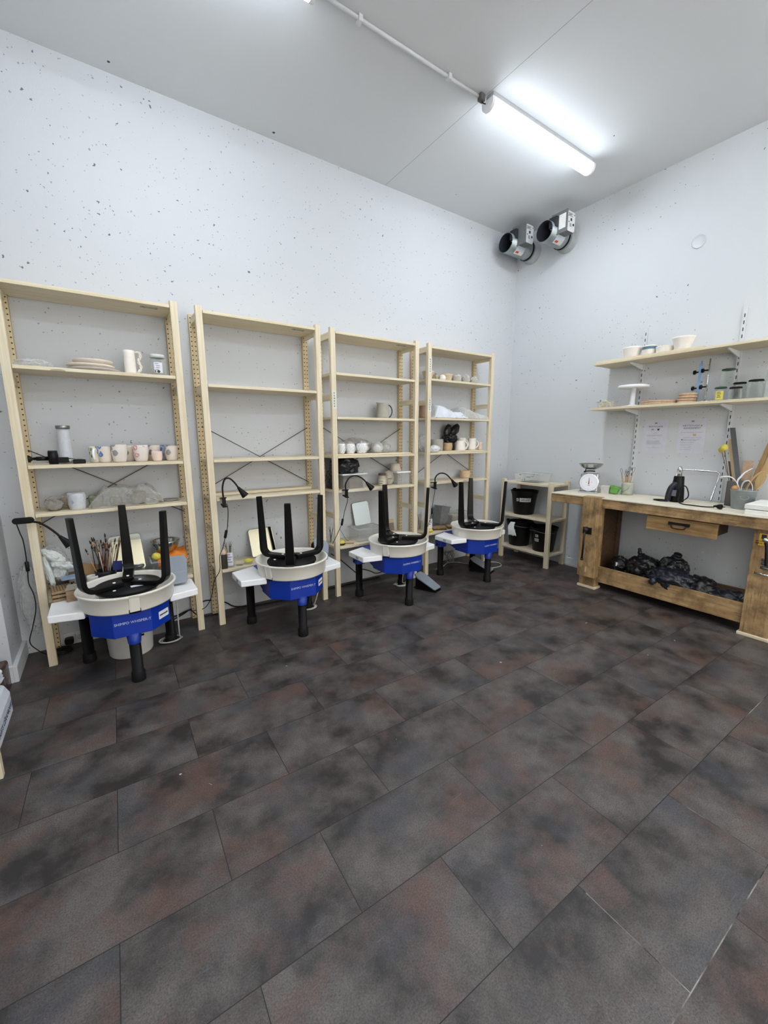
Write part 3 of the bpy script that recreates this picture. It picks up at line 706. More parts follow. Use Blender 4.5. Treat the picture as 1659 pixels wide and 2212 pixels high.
for ph in (0, pi): q.tube([(p.x+.005*cos(i*.8+ph), .006*sin(i*.8+ph), p.z) for i, p in enumerate(sp)], .0052, 8)
q.make('handle', biscW, t)
def jar(name, label, loc, r, h, lid, group=None, lab=None, labmat=None, neck=.86, fillmat=None, fill=0, lidh=.012):
    t = thing(name, label, 'jar', loc, 0, group)
    p = [(1e-4, 0), (r*.92, 0), (r, .006), (r, h*.78), (r*neck, h*.9), (r*neck, h), (r*neck-.003, h), (r*neck-.003, h*.9), (r-.003, h*.77), (r-.003, .01), (1e-4, .008)]
    G().lathe(p, 32).make('glass', glass, t)
    if lid: G().lathe([(1e-4, h+lidh*.6), (r*neck, h+lidh*.6), (r*neck+.003, h+lidh*.3), (r*neck+.003, h-lidh*.4), (r*neck, h-lidh*.4)], 32).make('lid', lid, t)
    if fillmat: G().cyl(r-.006, .01, fill, 24).make('contents', fillmat, t)
    if lab:
        a0, a1, z0, z1 = lab; s = G().lathe([(r+.0008, z0), (r+.0008, z1)], 10, None, True, a0, a1).make('label', labmat or paperw, t)
        if labmat is None or labmat is signy or True:
            q = G(); rd = random.Random(len(label)); am = (a0+a1)/2; hh = (z1-z0)
            for i in range(4):
                zz = z1-hh*(.18+.19*i); q.lathe([(r+.0014, zz), (r+.0014, zz+hh*.07)], 6, None, True, a0+.15+rd.random()*.15, a1-.15-rd.random()*.4)
            q.make('label_print', inkl if labmat is None else ink, s)
    return t
j = jar('jar', 'clear jar with white hazard label at the right end of the top shelf', (-3.775, -.16, 1.798), .049, .128, WPLAIN, None, (R(-125), R(-65), .022, .088), None, .84, None, 0, .022)
q = G(); fm = face((-.004, -.0502, .03), 0, -1)
q.prism([(-.022, 0), (-.022, -.012), (-.014, 0), (-.022, .012)], 0, .0008, fm).prism([(-.010, 0), (.001, -.011), (.012, 0), (.001, .011)], 0, .0008, fm).make('hazard_diamonds', ink, j)
# unit 1, third shelf (z 1.242): extruder, cylinder, spotted cups
t = thing('metal_cylinder', 'upright grey metal cylinder with a ring cap, beside the extruder', 'cylinder', (-4.328, -.135, 1.243))
G().cyl(.0315, .012, .222, 32).make('barrel', M('brushed_alu', (206, 208, 212), .45, .25, .06, 40), t)
G().lathe([(.034, .21), (.036, .212), (.036, .228), (.033, .23), (1e-4, .229)], 32).make('cap', steel, t)
G().lathe([(1e-4, 0), (.035, 0), (.035, .016), (.032, .018)], 32).make('foot_ring', steel, t)
t = thing('clay_extruder', 'black clay extruder lying on the shelf with ring grip and rod', 'extruder', (-4.37, -.21, 1.243))
ax = Matrix.Rotation(pi/2, 4, 'Y')
G().lathe([(1e-4, -.135), (.022, -.135), (.020, -.128), (.006, -.112), (.0085, -.11), (.0085, -.10), (.012, -.098), (.012, -.04), (1e-4, -.04)], 24, Matrix.Translation((.0, 0, .034)) @ ax).make('plunger', black, t)
G().lathe([(.026, -.022), (.040, -.022), (.040, .022), (.026, .022), (.026, -.022)], 32, Matrix.Translation((-.018, 0, .0405)) @ ax).make('ring_grip', black, t)
G().box(.0, .055, -.018, .018, .008, .04).make('frame', black, t, .004)
G().tube([(.03, 0, .034), (.125, -.012, .026)], .004, 8).make('rod', steel, t)
G().box(.075, .138, -.03, .015, 0, .024).make('handle', black, t, .004)
cups = [('spotted_cup', 'blue spotted raw clay cup', (-4.128, -.19), .041, .101, spotted('cup_blue', (222, 212, 200), (88, 118, 178), 24, .42, (170, 190, 220))),
        ('spotted_cup', 'large raw clay cup with grey blobs', (-4.051, -.215), .0445, .112, spotted('cup_grey', (226, 218, 210), (150, 146, 152), 21, .44)),
        ('spotted_cup', 'cup with green spots half hidden behind the large grey-spotted cup', (-3.985, -.10), .042, .105, spotted('cup_green', (218, 208, 194), (112, 134, 96), 22, .4)),
        ('spotted_cup', 'pink spotted raw clay cup', (-3.929, -.19), .0465, .107, spotted('cup_pink', (226, 216, 210), (204, 152, 150), 26, .42, (232, 214, 206))),
        ('spotted_cup', 'grey spotted cup half hidden behind the small pink cup', (-3.845, -.095), .042, .104, spotted('cup_greyb', (214, 204, 190), (120, 124, 132), 22, .42)),
        ('spotted_cup', 'dark blue patterned cup at the back right', (-3.775, -.085), .040, .104, spotted('cup_navy', (150, 156, 176), (72, 88, 140), 30, .42)),
        ('spotted_cup', 'raw clay cup with grey round spots at the right end', (-3.745, -.175), .043, .100, spotted('cup_greyr', (220, 208, 198), (142, 148, 146), 22, .45))]
for n, lb, (x, y), r, h, m in cups:
    pot(n, lb, 'cup', (x, y, 1.243), r, h, m, 'spotted cups on the nearest unit', cup(r))
pot('cup', 'small plain pink clay cup in front of the spotted cups', 'cup', (-3.838, -.215, 1.243), .033, .066, M('cup_pale_pink', (230, 208, 196), .75), 'spotted cups on the nearest unit', cup(.033))
pot('spotted_mug', 'mug with green spots and a white handle turned to the front', 'mug', (-4.178, -.165, 1.243), .034, .103, spotted('mug_green', (216, 210, 196), (112, 138, 98), 28, .4), 'spotted cups on the nearest unit', tumbler(.034), R(-100), .004, .0065, 36, 0, .028, white)
# unit 1, fourth shelf (z .958)
def wrapped(label, loc, r, h, inner, film, seed, group, name='wrapped_pot', cat='wrapped pot', k=1.12):
    t = thing(name, label, cat, loc, 0, group)
    G().lathe(hollow(r, h*.86, .005, None, 8, cup(r)), 28).make('pot', inner, t, 0, (0, 0, .001))
    G().blob((0, 0, h*.5), (r*k, r*k, h*.56), seed, .16, 4, 2.6, None, h*.5, True).make('plastic_wrap', film, t)
    return t
wrapped('dark pot in crinkled plastic at the left end of the lower shelf', (-4.42, -.18, .959), .040, .080, M('dark_clay', (110, 100, 86), .8), wrapd, 2, 'plastic-wrapped pots on the nearest unit')
wrapped('brownish wrapped pot standing behind its neighbours at the shelf back', (-4.352, -.09, .959), .036, .09, tan, wrapd, 5, 'plastic-wrapped pots on the nearest unit')
t = thing('wrapped_cup', 'white cup with blue pattern tightly wrapped in film', 'wrapped pot', (-4.303, -.20, .959), 0, 'plastic-wrapped pots on the nearest unit')
G().lathe(hollow(.044, .1, .005, None, 8, tumbler(.043)), 32).make('cup', spotted('cup_film', (206, 208, 214), (112, 132, 190), 24, .34), t)
G().lathe([(.041, 0), (.047, .03), (.0485, .085), (.044, .106), (.02, .104), (1e-4, .1)], 32).make('film', wrap, t)
pot('bowl', 'greenish bowl under the edge of the plastic sheet, left one', 'bowl', (-4.205, -.18, .959), .041, .075, greenc, None, cup(.041))
pot('bowl', 'greenish bowl under the plastic sheet, behind the stool leg', 'bowl', (-4.10, -.17, .959), .038, .055, greenc, None, cup(.038))
pot('bowl', 'dark bowl hidden under the right part of the plastic sheet', 'bowl', (-3.97, -.15, .959), .05, .08, M('dark_green_clay', (116, 112, 94), .8), None, cup(.05))
def sheetfn(w, d, h, seed, edge=.0):
    def fn(u, v):
        x = (u-.5)*w; y = (v-.5)*d; e = min(u, 1-u, v, 1-v)
        z = h*min(1, (e*5.5))**.7 + .028*noise.noise((x*14+seed, y*14, seed)) + .014*noise.noise((x*34, y*34+seed, 1.7))
        return (x+.012*noise.noise((x*20, y*20, seed+3)), y, max(.0015, z+edge*0))
    return fn
o = G().grid(sheetfn(.42, .24, .115, 1.3), 44, 24).make('plastic_sheet', wrapd, None, 0, (-4.035, -.145, .960)); tag(o, 'crumpled smoky plastic sheet draped over green bowls', 'plastic sheet')
disc('plate', 'thin grey plate lying at the right end of the plastic sheet shelf', 'plate', (-3.775, -.14, .959), .052, .012, M('grey_plate', (160, 156, 150), .6), None, 1)
# unit 1, lowest shelf (z .43)
def mirror_board(label, x, y, z, w, h, lean, ry=0, lip=True):
    t = thing('mirror', label, 'mirror'); t.matrix_world = fr((x, y, z), 0, ry, -lean)
    f = face((0, 0, 0), 0, -1)
    G().prism(rrect(w, h, .022, 5, 0, h/2), -.006, 0, f).make('backing', M('mirror_back', (120, 122, 120), .4), t, .001)
    G().prism(rrect(w-.006, h-.006, .02, 5, 0, h/2), 0, .002, f).make('glass', mirror, t)
    return t
mirror_board('small rounded mirror leaning on the wall behind the paint brushes', -4.063, -.098, .478, .20, .26, R(18.6), R(-3))
t = thing('glass_tray', 'greenish glass slab tray lying behind the nearest wheel', 'tray', (-4.03, -.11, .431))
G().box(-.13, .13, -.05, .05, 0, .045).make('glass', clear('green_glass', (.78, .84, .76), .3, .1, 0, 20, (.42, .46, .38), .5), t, .006)
pot('steel_bowl', 'stainless steel mixing bowl on the clear box', 'bowl', (-3.835, -.14, .594), .098, .085, M('stainless', (190, 190, 188), .16, 1, .03), None, lambda f: .045+.053*min(1, f**.55), None, .002)
t = thing('clear_box', 'clear plastic box holding cloth and sponge under the steel bowl', 'box', (-3.826, -.15, .431))
def openbox(t, w, d, h, mat, taper=.92, wall=.003, name='tub', lip=.008):
    a = [(-w/2*taper, -d/2*taper), (w/2*taper, -d/2*taper), (w/2*taper, d/2*taper), (-w/2*taper, d/2*taper)]; b = [(-w/2, -d/2), (w/2, -d/2), (w/2, d/2), (-w/2, d/2)]
    q = G(); q.add([(x, y, 0) for x, y in a]+[(x, y, h) for x, y in b], [(3, 2, 1, 0)]+[(i, (i+1) % 4, 4+(i+1) % 4, 4+i) for i in range(4)])
    q.box(-w/2-lip, w/2+lip, -d/2-lip, -d/2, h-.006, h).box(-w/2-lip, w/2+lip, d/2, d/2+lip, h-.006, h).box(-w/2-lip, -w/2, -d/2, d/2, h-.006, h).box(w/2, w/2+lip, -d/2, d/2, h-.006, h)
    return q.make(name, mat, t, 0, None, None, wall)
openbox(t, .22, .20, .125, plastic)
G().box(-.10, .10, -.09, .09, .12, .126).make('lid', plastic, t)
o = G().blob((0, 0, 0), (.028, .03, .026), 4, .1, 3).make('sponge', yellow, None, 0, (-3.905, -.215, .586)); tag(o, 'yellow round sponge tucked under the orange cloth', 'sponge')
def cl(u, v):
    x = (u-.5)*.19; y = (v-.5)*.16
    z = .02+.03*noise.noise((x*16, y*16, .3))+.02*u*u - (max(0, .28-v)*.28) + .02*(u > .85)*(u-.85)
    return (x, y, z)
o = G().grid(cl, 26, 20).make('orange_cloth', orange, None, 0, (-3.808, -.175, .567), None, .003); tag(o, 'orange cleaning cloth folded under the steel bowl', 'cloth')
# brush pot
t = thing('brush_pot', 'black pot crammed with paint brushes behind the nearest wheel', 'brush pot', (-4.205, -.18, .431))
G().lathe(hollow(.058, .105, .004, None, 6, tumbler(.058)), 32).make('pot', spotted('black_pot', (16, 18, 26), (30, 34, 46), 60, .5), t)
rd = random.Random(12)
bcol = [M('brush_black', (40, 32, 28), .4), M('brush_red', (112, 62, 46), .4), M('brush_wood', (186, 148, 104), .5), M('brush_pale', (206, 196, 180), .4)]
for i in range(26):
    a = rd.random()*2*pi; rr = .01+.04*rd.random(); lx = -.35+rd.random()*.62; ly = -.22+rd.random()*.44; L = .12+rd.random()*.085
    d = Vector((lx, ly, 1)).normalized(); p = Vector((rr*cos(a), rr*sin(a), .05)); e = p+d*(L+.05)
    b = thing('paint_brush', 'paint brush crammed in the black pot with many others', 'brush', (-4.205, -.18, .431), 0, 'paint brushes in the black pot')
    G().tube([p, p+d*(L*.75), e], [.0022, .0034, .0026], 6).make('handle', bcol[i % 4], b)
    G().tube([e-d*.002, e+d*.016], [.0042, .0045], 6).make('ferrule', steel, b)
    G().tube([e+d*.015, e+d*.028, e+d*.042], [.0044, .0052, .0012], 6).make('bristles', bcol[0] if i % 3 else bcol[2], b)
o = G().box(-.025, .025, -.004, .004, -.03, .03, fr((0, 0, 0), .2, .15)).make('blue_card', M('blue_card', (34, 50, 116), .6), None, 0, (-4.135, -.225, .566)); tag(o, 'small dark blue card sticking up at the right of the brushes', 'card')
o = G().box(-.05, .05, -.004, .004, -.035, .04, fr((0, 0, 0), .3, .35, -.2)).make('cardboard_piece', M('cardboard', (150, 120, 82), .85), None, 0, (-4.292, -.15, .545)); tag(o, 'piece of brown cardboard between stool leg and brushes', 'cardboard')
o = G().box(-.03, .03, -.01, .01, -.016, .016).make('wooden_block', M('orange_brown', (160, 92, 50), .7), None, 0, (-4.175, -.012, .662)); tag(o, 'small orange-brown wooden block fixed to the wall beside the mirror', 'block')
pot('cup', 'white cup in front of the cardboard piece beside the brush pot', 'cup', (-4.275, -.20, .431), .034, .085, biscW, None, tumbler(.034))
jar('jar', 'short glass jar with steel lid between brushes and clear box', (-4.015, -.20, .431), .037, .105, steel)
pot('cup', 'black and white leopard spotted cup left of the stool leg', 'cup', (-4.372, -.20, .431), .029, .105, spotted('leopard', (186, 172, 160), (26, 22, 20), 48, .4), None, cup(.029))
pot('bowl', 'dark bowl full of small tools below the white cloths', 'bowl', (-4.443, -.17, .431), .048, .095, M('dark_glaze', (62, 60, 52), .35), None, cup(.048))
o = G().blob((0, 0, 0), (.025, .02, .018), 2, .2, 3).make('sea_sponge', M('tan_sponge', (204, 172, 134), .9), None, 0, (-4.44, -.185, .527)); tag(o, 'small tan sponge lying on the dark bowl of tools', 'sponge')
# corrugated wood pieces on the left tray and shelf
def crate(label, loc, rz, w, d, h):
    t = thing('board_bundle', label, 'board bundle', loc, rz)
    q = G()
    for i in range(3): q.box(-w/2, w/2, -d/2, d/2, h*i/3+.001, h*(i+1)/3-.006)
    q.make('boards', slabw, t, .001); q = G()
    n = int(w/.012)
    for i in range(3):
        for k in range(n): q.box(-w/2+k*w/n, -w/2+k*w/n+.003, -d/2+.002, d/2-.002, h*(i+1)/3-.006, h*(i+1)/3+.001)
    q.make('battens', M('batten_dark', (96, 72, 50), .8), t); return t
crate('bundle of slotted brown boards on the left tray of the nearest wheel', (-4.432, -.345, .448), R(8), .095, .13, .068)
o = G().prism([(-.03, -.06), (.03, -.055), (.035, .06), (-.025, .06)], 0, .003).make('grey_rag', M('grey_rag', (150, 146, 132), .9), None, 0, (-4.375, -.40, .5175)); tag(o, 'grey rag lying beside the slotted boards on the tray', 'rag')
tag(G().box(-.03, .03, -.055, .055, 0, .066).make('wooden_block', slabw, None, .002, (-4.373, -.40, .448)), 'wooden block under the grey rag beside the wheel pan', 'block')
o = G().prism(rrect(.105, .09, .012), 0, .006).make('blue_sheet', M('bluish_sheet', (136, 158, 182), .5, var=.25, scale=14), None, 0, (-4.385, -.292, .452), R(10)); 
o.location = (-4.385, -.235, .534); tag(o, 'bluish plastic sheet lying behind the slotted boards', 'sheet')
tag(G().box(-.05, .05, -.05, .05, 0, .101).make('cardboard_box', M('box_brown', (140, 116, 86), .85), None, .002, (-4.378, -.135, .431)), 'brown cardboard box under the bluish plastic sheet', 'box')
# cloth bag hung from the nearest unit's left side
t = thing('hanging_bag', 'clear plastic bag of white rags hung inside the leftmost post', 'bag', (-4.47, -.15, .64))
G().blob((0, 0, -.03), (.075, .06, .12), 7, .2, 4, 2, None, None, True).make('plastic_bag', wrap, t)
for k, (c, rad, ry) in enumerate((((.012, -.055, .035), (.07, .026, .030), .75), ((-.022, -.06, -.055), (.018, .022, .105), -.12), ((.045, -.045, -.025), (.058, .03, .026), .45), ((.03, -.03, -.075), (.03, .025, .05), .2))):
    G().blob((0, 0, 0), rad, 40+k, .30, 5, 1.9, fr(c, .15*k, ry), None, True).make('rag', cloth, t)
t = thing('hanging_bag', 'long crinkled clear plastic bag hanging low behind the leftmost post', 'bag', (-4.60, -.13, .42))
G().blob((0, 0, 0), (.055, .05, .22), 9, .22, 4, 2.5, None, None, True).make('plastic_bag', wrap, t)

# ------------------------------------------------------------------ nearly empty unit, lowest shelf and loose board
mirror_board('rounded mirror leaning on the wall of the nearly empty unit', -3.11, -.10, .427, .205, .24, R(19), R(-2))
o = G().box(-.40, .40, -.05, .05, 0, .02).make('loose_board', pine['x'], None, .0015, (-3.085, -.085, .965)); tag(o, 'loose pine board lying at the back of the nearly empty unit', 'board')
def tool_jar(label, loc, r, h, seed, n=5, lab=True, matj=None, toolm=None, reach=.07):
    t = jar('tool_jar', label, loc, r, h, None, None, (R(-150), R(-70), h*.12, h*.88) if lab else None, None, .95)
    rd = random.Random(seed)
    for i in range(n):
        a = rd.random()*6.28; p = Vector((r*.5*cos(a), r*.5*sin(a), .012)); d = Vector((.35*(rd.random()-.5), .3*(rd.random()-.5), 1)).normalized(); L = h+reach*(.4+.6*rd.random())
        k = thing('clay_tool', 'clay tool standing in the ' + label.split(' with')[0], 'clay tool', loc, 0, 'clay tools in the ' + label.split(' with')[0])
        G().tube([p, p+d*L*.8], .0035, 6).make('handle', brownw if i % 2 else M('tool_dark', (70, 58, 46), .5), k)
        e = p+d*L*.8
        G().tube([e, e+d*.02+Vector((.008, 0, 0)), e+d*.034, e+d*.02-Vector((.008, 0, 0)), e], .0011, 5).make('wire_loop', iron, k)
    return t
tool_jar('labelled glass jar with clay tools on the nearly empty unit', (-3.418, -.225, .426), .034, .135, 3, 5)
t = thing('dark_pot', 'dark square pot with a white sponge on top, left of the labelled jar', 'pot', (-3.468, -.232, .426))
G().prism(rrect(.045, .06, .006), 0, .105).make('body', M('dark_brown_box', (38, 32, 26), .45), t, .002)
G().blob((0, 0, .12), (.024, .024, .024), 3, .12, 3).make('sponge_top', M('off_white_sponge', (206, 190, 170), .9), t)
o = G().prism(rrect(.05, .036, .016, 5), 0, .005, fr((0, 0, 0), -.4)).make('kidney_scraper', M('grey_rubber', (146, 142, 128), .7), None, .001, (-3.352, -.225, .426)); tag(o, 'grey kidney scraper lying between labelled jar and sponge', 'scraper')
def sponge_dish(label, loc, r=.042, dish=white, h=.03):
    t = thing('sponge_dish', label, 'dish', loc)
    G().lathe([(1e-4, 0), (r*.7, 0), (r, .008), (r*.97, .009), (r*.7, .003), (1e-4, .003)], 32).make('dish', dish, t)
    o = G().blob((0, 0, h*.55+.003), (r*.84, r*.8, h*.56), int(r*1000), .06, 3, 2, None, h*.5).make('sponge', yellow, None, 0, loc); tag(o, 'yellow sponge resting on ' + label, 'sponge')
sponge_dish('the white dish on the nearly empty unit', (-3.277, -.21, .426))

# ------------------------------------------------------------------ third unit
t = thing('jug', 'grey clay jug with a dark handle standing alone on its shelf', 'jug', (-1.945, -.13, 1.566))
G().lathe(hollow(.058, .142, .004, None, 8, lambda f: .060-.006*f), 36).make('body', greyc, t)
G().tube(handle_pts(.056, .142, .034, .08, .88), .006, 8, Matrix.Rotation(R(-20), 4, 'Z')).make('handle', M('dark_handle', (66, 62, 56), .6), t)
G().add([(-.050, -.016, .142), (-.050, .016, .142), (-.074, 0, .146), (-.054, 0, .108)], [(0, 2, 3), (2, 1, 3), (0, 1, 2)], True).make('spout', greyc, t)
tag(G().box(-.41, .41, -.11, .11, 0, .012).make('loose_board', pine['x'], None, .0015, (-2.095, -.118, 1.2425)), 'loose pine board under the plastic-wrapped pots', 'board')
for i, (x, y, r, h, m, lb) in enumerate([(-2.41, -.17, .035, .10, white, 'narrow white plastic-wrapped pot, leftmost in its row'), (-2.318, -.165, .043, .098, white, 'round white plastic-wrapped pot, second in its row'), (-2.203, -.165, .053, .10, white, 'brightest wide white wrapped pot in the middle of its row')]):
    wrapped(lb, (x, y, 1.255), r, h, m, wrap, 11+i, 'white wrapped pots on the third unit')
t = thing('wrapped_vase', 'onion-shaped pale vase in film, right of the white wrapped pots', 'wrapped pot', (-2.03, -.16, 1.255))
G().lathe([(1e-4, 0), (.035, 0), (.05, .03), (.046, .055), (.02, .075), (.012, .08)], 32).make('vase', M('pale_grey_clay', (206, 206, 200), .7), t)
G().blob((0, 0, .045), (.054, .054, .06), 8, .14, 3, 2.5, None, .045, True).make('plastic_wrap', wrap, t)
o = G().blob((0, 0, .05), (.058, .05, .055), 6, .1, 3, 2, None, .05).make('wrapped_bowl', wrapd, None, 0, (-1.925, -.14, 1.255)); tag(o, 'dark bowl on edge in smoky plastic at the right of the wrapped pots', 'wrapped pot')
t = thing('wrapped_bowl', 'pinkish clay bowls under a clear plastic bag behind the white pots', 'wrapped pot', (-2.20, -.068, 1.255))
for dx in (-.09, .08): G().lathe(hollow(.055, .09, .004, None, 6, flare(.055)), 28).make('bowl', pinkc, t, 0, (dx, 0, .001))
G().blob((0, 0, .06), (.165, .06, .075), 5, .15, 4, 2.5, None, .059, True).make('plastic_bag', wrapd, t)
# below: bag on tub, jar, tub
t = thing('storage_box', 'clear lidded box holding a brown clay block, under the black bag', 'box', (-2.325, -.155, .949))
openbox(t, .23, .19, .125, plastic, .93)
G().box(-.125, .125, -.105, .105, .122, .133).make('lid', M('lid_white', (214, 218, 220), .4), t, .003)
tag(G().box(-.07, .07, -.06, .06, 0, .085).make('clay_block', M('clay_brown', (120, 104, 84), .8), None, .004, (-2.29, -.155, .953)), 'brown clay block inside the clear lidded box', 'clay block')
def bag(label, loc, rad, seed, mat=binbag, knot=None, amp=.22, fold=True, cat='bag', grp=None, name='bin_bag', flat=None):
    t = thing(name, label, cat, loc, 0, grp)
    G().blob((0, 0, 0), rad, seed, amp, 5, 2.1, None, flat if flat is not None else rad[2]*.75, True).make('bag_body', mat, t)
    if knot:
        (kx, ky, kz), (ex, ey, ez), kr = knot
        G().tube(spline([(kx, ky, kz), ((kx+ex)/2+.004, (ky+ey)/2, (kz+ez)/2), (ex, ey, ez)], 5), [kr*(.75+.35*sin(i*1.9)**2)*(1 if i < 8 else .8) for i in range(11)], 9).make('knotted_neck', mat, t)
    return t
bag('black bin bag sagging on the clear lidded box', (-2.375, -.155, 1.148), (.135, .10, .085), 21, knot=((-.09, -.02, -.02), (-.15, -.05, -.06), .03), flat=.062)
bag('black bin bag behind the left post of the third unit', (-2.478, -.115, 1.03), (.045, .08, .10), 24, flat=.079)
t = thing('stoneware_jar', 'beige jar with two handwritten lines in front of the tub', 'jar', (-1.985, -.175, .949))
G().lathe([(1e-4, 0), (.041, 0), (.043, .006), (.043, .06), (.032, .092), (.032, .098), (1e-4, .098)], 32).make('body', M('beige_glaze', (176, 166, 148), .5), t)
G().lathe([(.034, .096), (.035, .098), (.035, .112), (.033, .114), (1e-4, .114)], 32).make('lid', M('lid_dark', (92, 74, 56), .5), t)
s = G().lathe([(.0438, .012), (.0438, .06)], 10, None, True, R(-170), R(-85)).make('label', M('label_beige', (196, 188, 170), .7), t)
q = G()
for z, a, b in ((.044, -162, -100), (.024, -164, -118)):
    for k in range(int((b-a)/9)): q.lathe([(.0444, z-.004), (.0444, z+.005-(k % 3)*.002)], 2, None, True, R(a+k*9), R(a+k*9+6.5))
q.make('handwriting', ink, s)
t = thing('clear_tub', 'clear tub with white snap lid at the right of the third unit', 'tub', (-1.765, -.15, .949))
openbox(t, .145, .15, .115, plastic, .94)
G().prism(rrect(.165, .17, .02), .112, .126).make('lid', white, t, .002)
t = thing('paper_bag', 'grey plastic bag with faint handwriting between jar and lidded tub', 'bag', (-1.885, -.13, .949))
G().blob((0, 0, .06), (.055, .05, .072), 31, .14, 4, 2, None, .059).make('bag_body', M('cloudy_bag', (182, 174, 160), .35, var=.12), t)
q = G(); fm = face((-.01, -.052, .06), -.25, -1); scrib(q, fm, .05, .02, 1, 21, .5, .007); q.make('handwriting', M('faded_pen', (110, 102, 92), .7), t)
pot('vase', 'round white clay pot resting on the lidded tub', 'pot', (-1.80, -.13, 1.0755), .062, .072, M('dusty_white', (204, 192, 176), .8), None, lambda f: .060*(.95-.28*f+.1*(f > .8)))
# lowest shelf (z .45)
t = thing('clear_tub', 'long clear plastic tub below the greenish mirror', 'tub', (-2.155, -.145, .451))
openbox(t, .27, .18, .12, plastic, .92)
mirror_board('greenish rounded mirror leaning on the wall behind the long tub', -2.125, -.055, .565, .185, .225, R(11), R(-4))
sponge_dish('the black dish beside the long tub', (-2.452, -.215, .451), .034, black, .034)
for k, (x, y, a, L) in enumerate(((-2.40, -.17, .9, .06), (-2.375, -.225, -.5, .075))):
    t = thing('trimming_tool', ('wooden trimming tool lying behind the black sponge dish', 'wooden trimming tool lying nearest the front edge beside the black sponge dish')[k], 'clay tool', (x, y, .451), a)
    G().tube([(-L/2, 0, .005), (L/2, 0, .005)], .0048, 8).make('handle', brownw, t)
    G().tube([(-L/2, 0, .005), (-L/2-.03, .008, .01), (-L/2-.045, 0, .012)], .0012, 5).make('wire', iron, t)
t = thing('loop_tool', 'long thin wire tool leaning against the wall left of the long tub', 'clay tool', (-2.385, -.02, .451))
G().tube([(.04, -.09, .005), (-.03, .012, .19)], .0015, 5).make('wire', iron, t); G().tube([(.04, -.09, .005), (.052, -.11, .006)], .004, 6).make('handle', brownw, t)
tool_jar('tall tool jar with a T-shaped tool left of the third unit post', (-2.57, -.14, .001) if 0 else (-2.50, -.10, .451), .022, .085, 8, 3, False, None, None, .08)
o = thing('wooden_box', 'small wooden box leaning on the wall behind the third stool', 'box', (-1.80, -.05, .452))
G().box(-.042, .042, -.02, .02, 0, .125, fr((0, 0, 0), 0, 0, R(-12))).make('panel', M('box_tan', (196, 172, 136), .7), o, .002); G().box(-.034, .034, -.022, -.0195, .012, .09, fr((0, 0, 0), 0, 0, R(-12))).make('front', M('box_grey', (122, 112, 98), .7), o)

# ------------------------------------------------------------------ fourth unit
for x, y, r, h, m, lb in [(-1.43, -.16, .060, .082, tan, 'flared tan bowl behind the labelled post'), (-1.305, -.12, .046, .062, M('greyish_bowl', (176, 166, 142), .7), 'small grey-brown bowl on the bowl shelf'), (-1.18, -.16, .060, .072, tan, 'flared tan bowl right of the round pale one')]:
    pot('bowl', lb, 'bowl', (x, y, 1.945), r, h, m, 'bowls on the unit nearest the corner', flare(r) if 'flared' in lb else cup(r))
o = G().blob((0, 0, .028), (.034, .034, .032), 2, .05, 3, 2, None, .028).make('bowl', biscW, None, 0, (-1.275, -.20, 1.945)); tag(o, 'round pale pot upside down in front of the grey-brown bowl', 'bowl', 'bowls on the unit nearest the corner')
for i, (x, lb) in enumerate([(-1.048, 'plastic-wrapped bowl next to the flared tan bowl'), (-.922, 'plastic-wrapped bowl in the middle of three'), (-.80, 'plastic-wrapped bowl nearest the corner')]):
    wrapped(lb, (x, -.16, 1.945), .044, .085-.008*(i == 2), M('grey_inner', (176, 170, 158), .7), wrap, 41+i, 'wrapped bowls on the unit nearest the corner')
def crump(w, d, h, seed):
    def fn(u, v):
        x = (u-.5)*w; y = (v-.5)*d; e = min(1, min(u, 1-u, v*1.2, 1-v)*6)
        z = h*e*(.72+.28*sin(u*5+1))+.022*noise.noise((x*13+seed, y*13, seed))*e+.012*noise.noise((x*30, y*30, seed)); return (x, y, max(.002, z))
    return fn
o = G().grid(crump(.47, .27, .125, 2.2), 44, 26).make('plastic_sheet', M('white_sheet', (214, 218, 226), .35, var=.1, scale=14, bump=.7, bscale=30), None, 0, (-1.20, -.15, 1.583)); tag(o, 'crumpled white plastic sheet over wooden pieces', 'plastic sheet')
o = G().grid(crump(.42, .26, .115, 6.1), 40, 26).make('plastic_sheet', wrap, None, 0, (-.865, -.148, 1.583)); tag(o, 'crinkled clear plastic sheet beside the white one, nearest the corner', 'plastic sheet')
tag(G().prism([(-.16, 0), (.15, -.03), (.16, .05), (-.12, .07)], 0, .02).make('wooden_piece', slabw, None, .001, (-1.205, -.235, 1.583)), 'dark wooden slab peeping out under the white plastic sheet', 'board')
pot('pot', 'brown pot in film behind the left post of the corner unit', 'pot', (-1.468, -.13, 1.583), .034, .12, M('red_brown', (150, 120, 100), .6), None, tumbler(.034))
tag(G().box(-.33, .33, -.11, .11, 0, .010).make('loose_board', pine['x'], None, .0015, (-1.02, -.125, 1.247)), 'thin pine board under the row of raw mugs', 'board')
pot('cylinder_pot', 'grey clay cylinder vase at the left of the mugs', 'pot', (-1.30, -.165, 1.2575), .063, .118, greyc, None, tumbler(.063))
pot('bowl', 'tan bowl with a dark base right of the grey cylinder', 'bowl', (-1.125, -.13, 1.2575), .058, .08, M('tan_bowl', (188, 160, 124), .7), None, lambda f: .054*(.82+.18*sin(pi*min(1, f*1.1)*.8)))
t = thing('mug', 'small white milk jug in front of the tall mugs', 'mug', (-1.005, -.20, 1.2575), 0, 'raw mugs on the corner unit')
G().lathe(hollow(.046, .098, .004, None, 8, lambda f: .049-.010*f), 36).make('body', biscW, t)
G().tube(handle_pts(.044, .098, .034, .1, .95), .006, 8, Matrix.Rotation(R(-25), 4, 'Z')).make('handle', biscW, t)
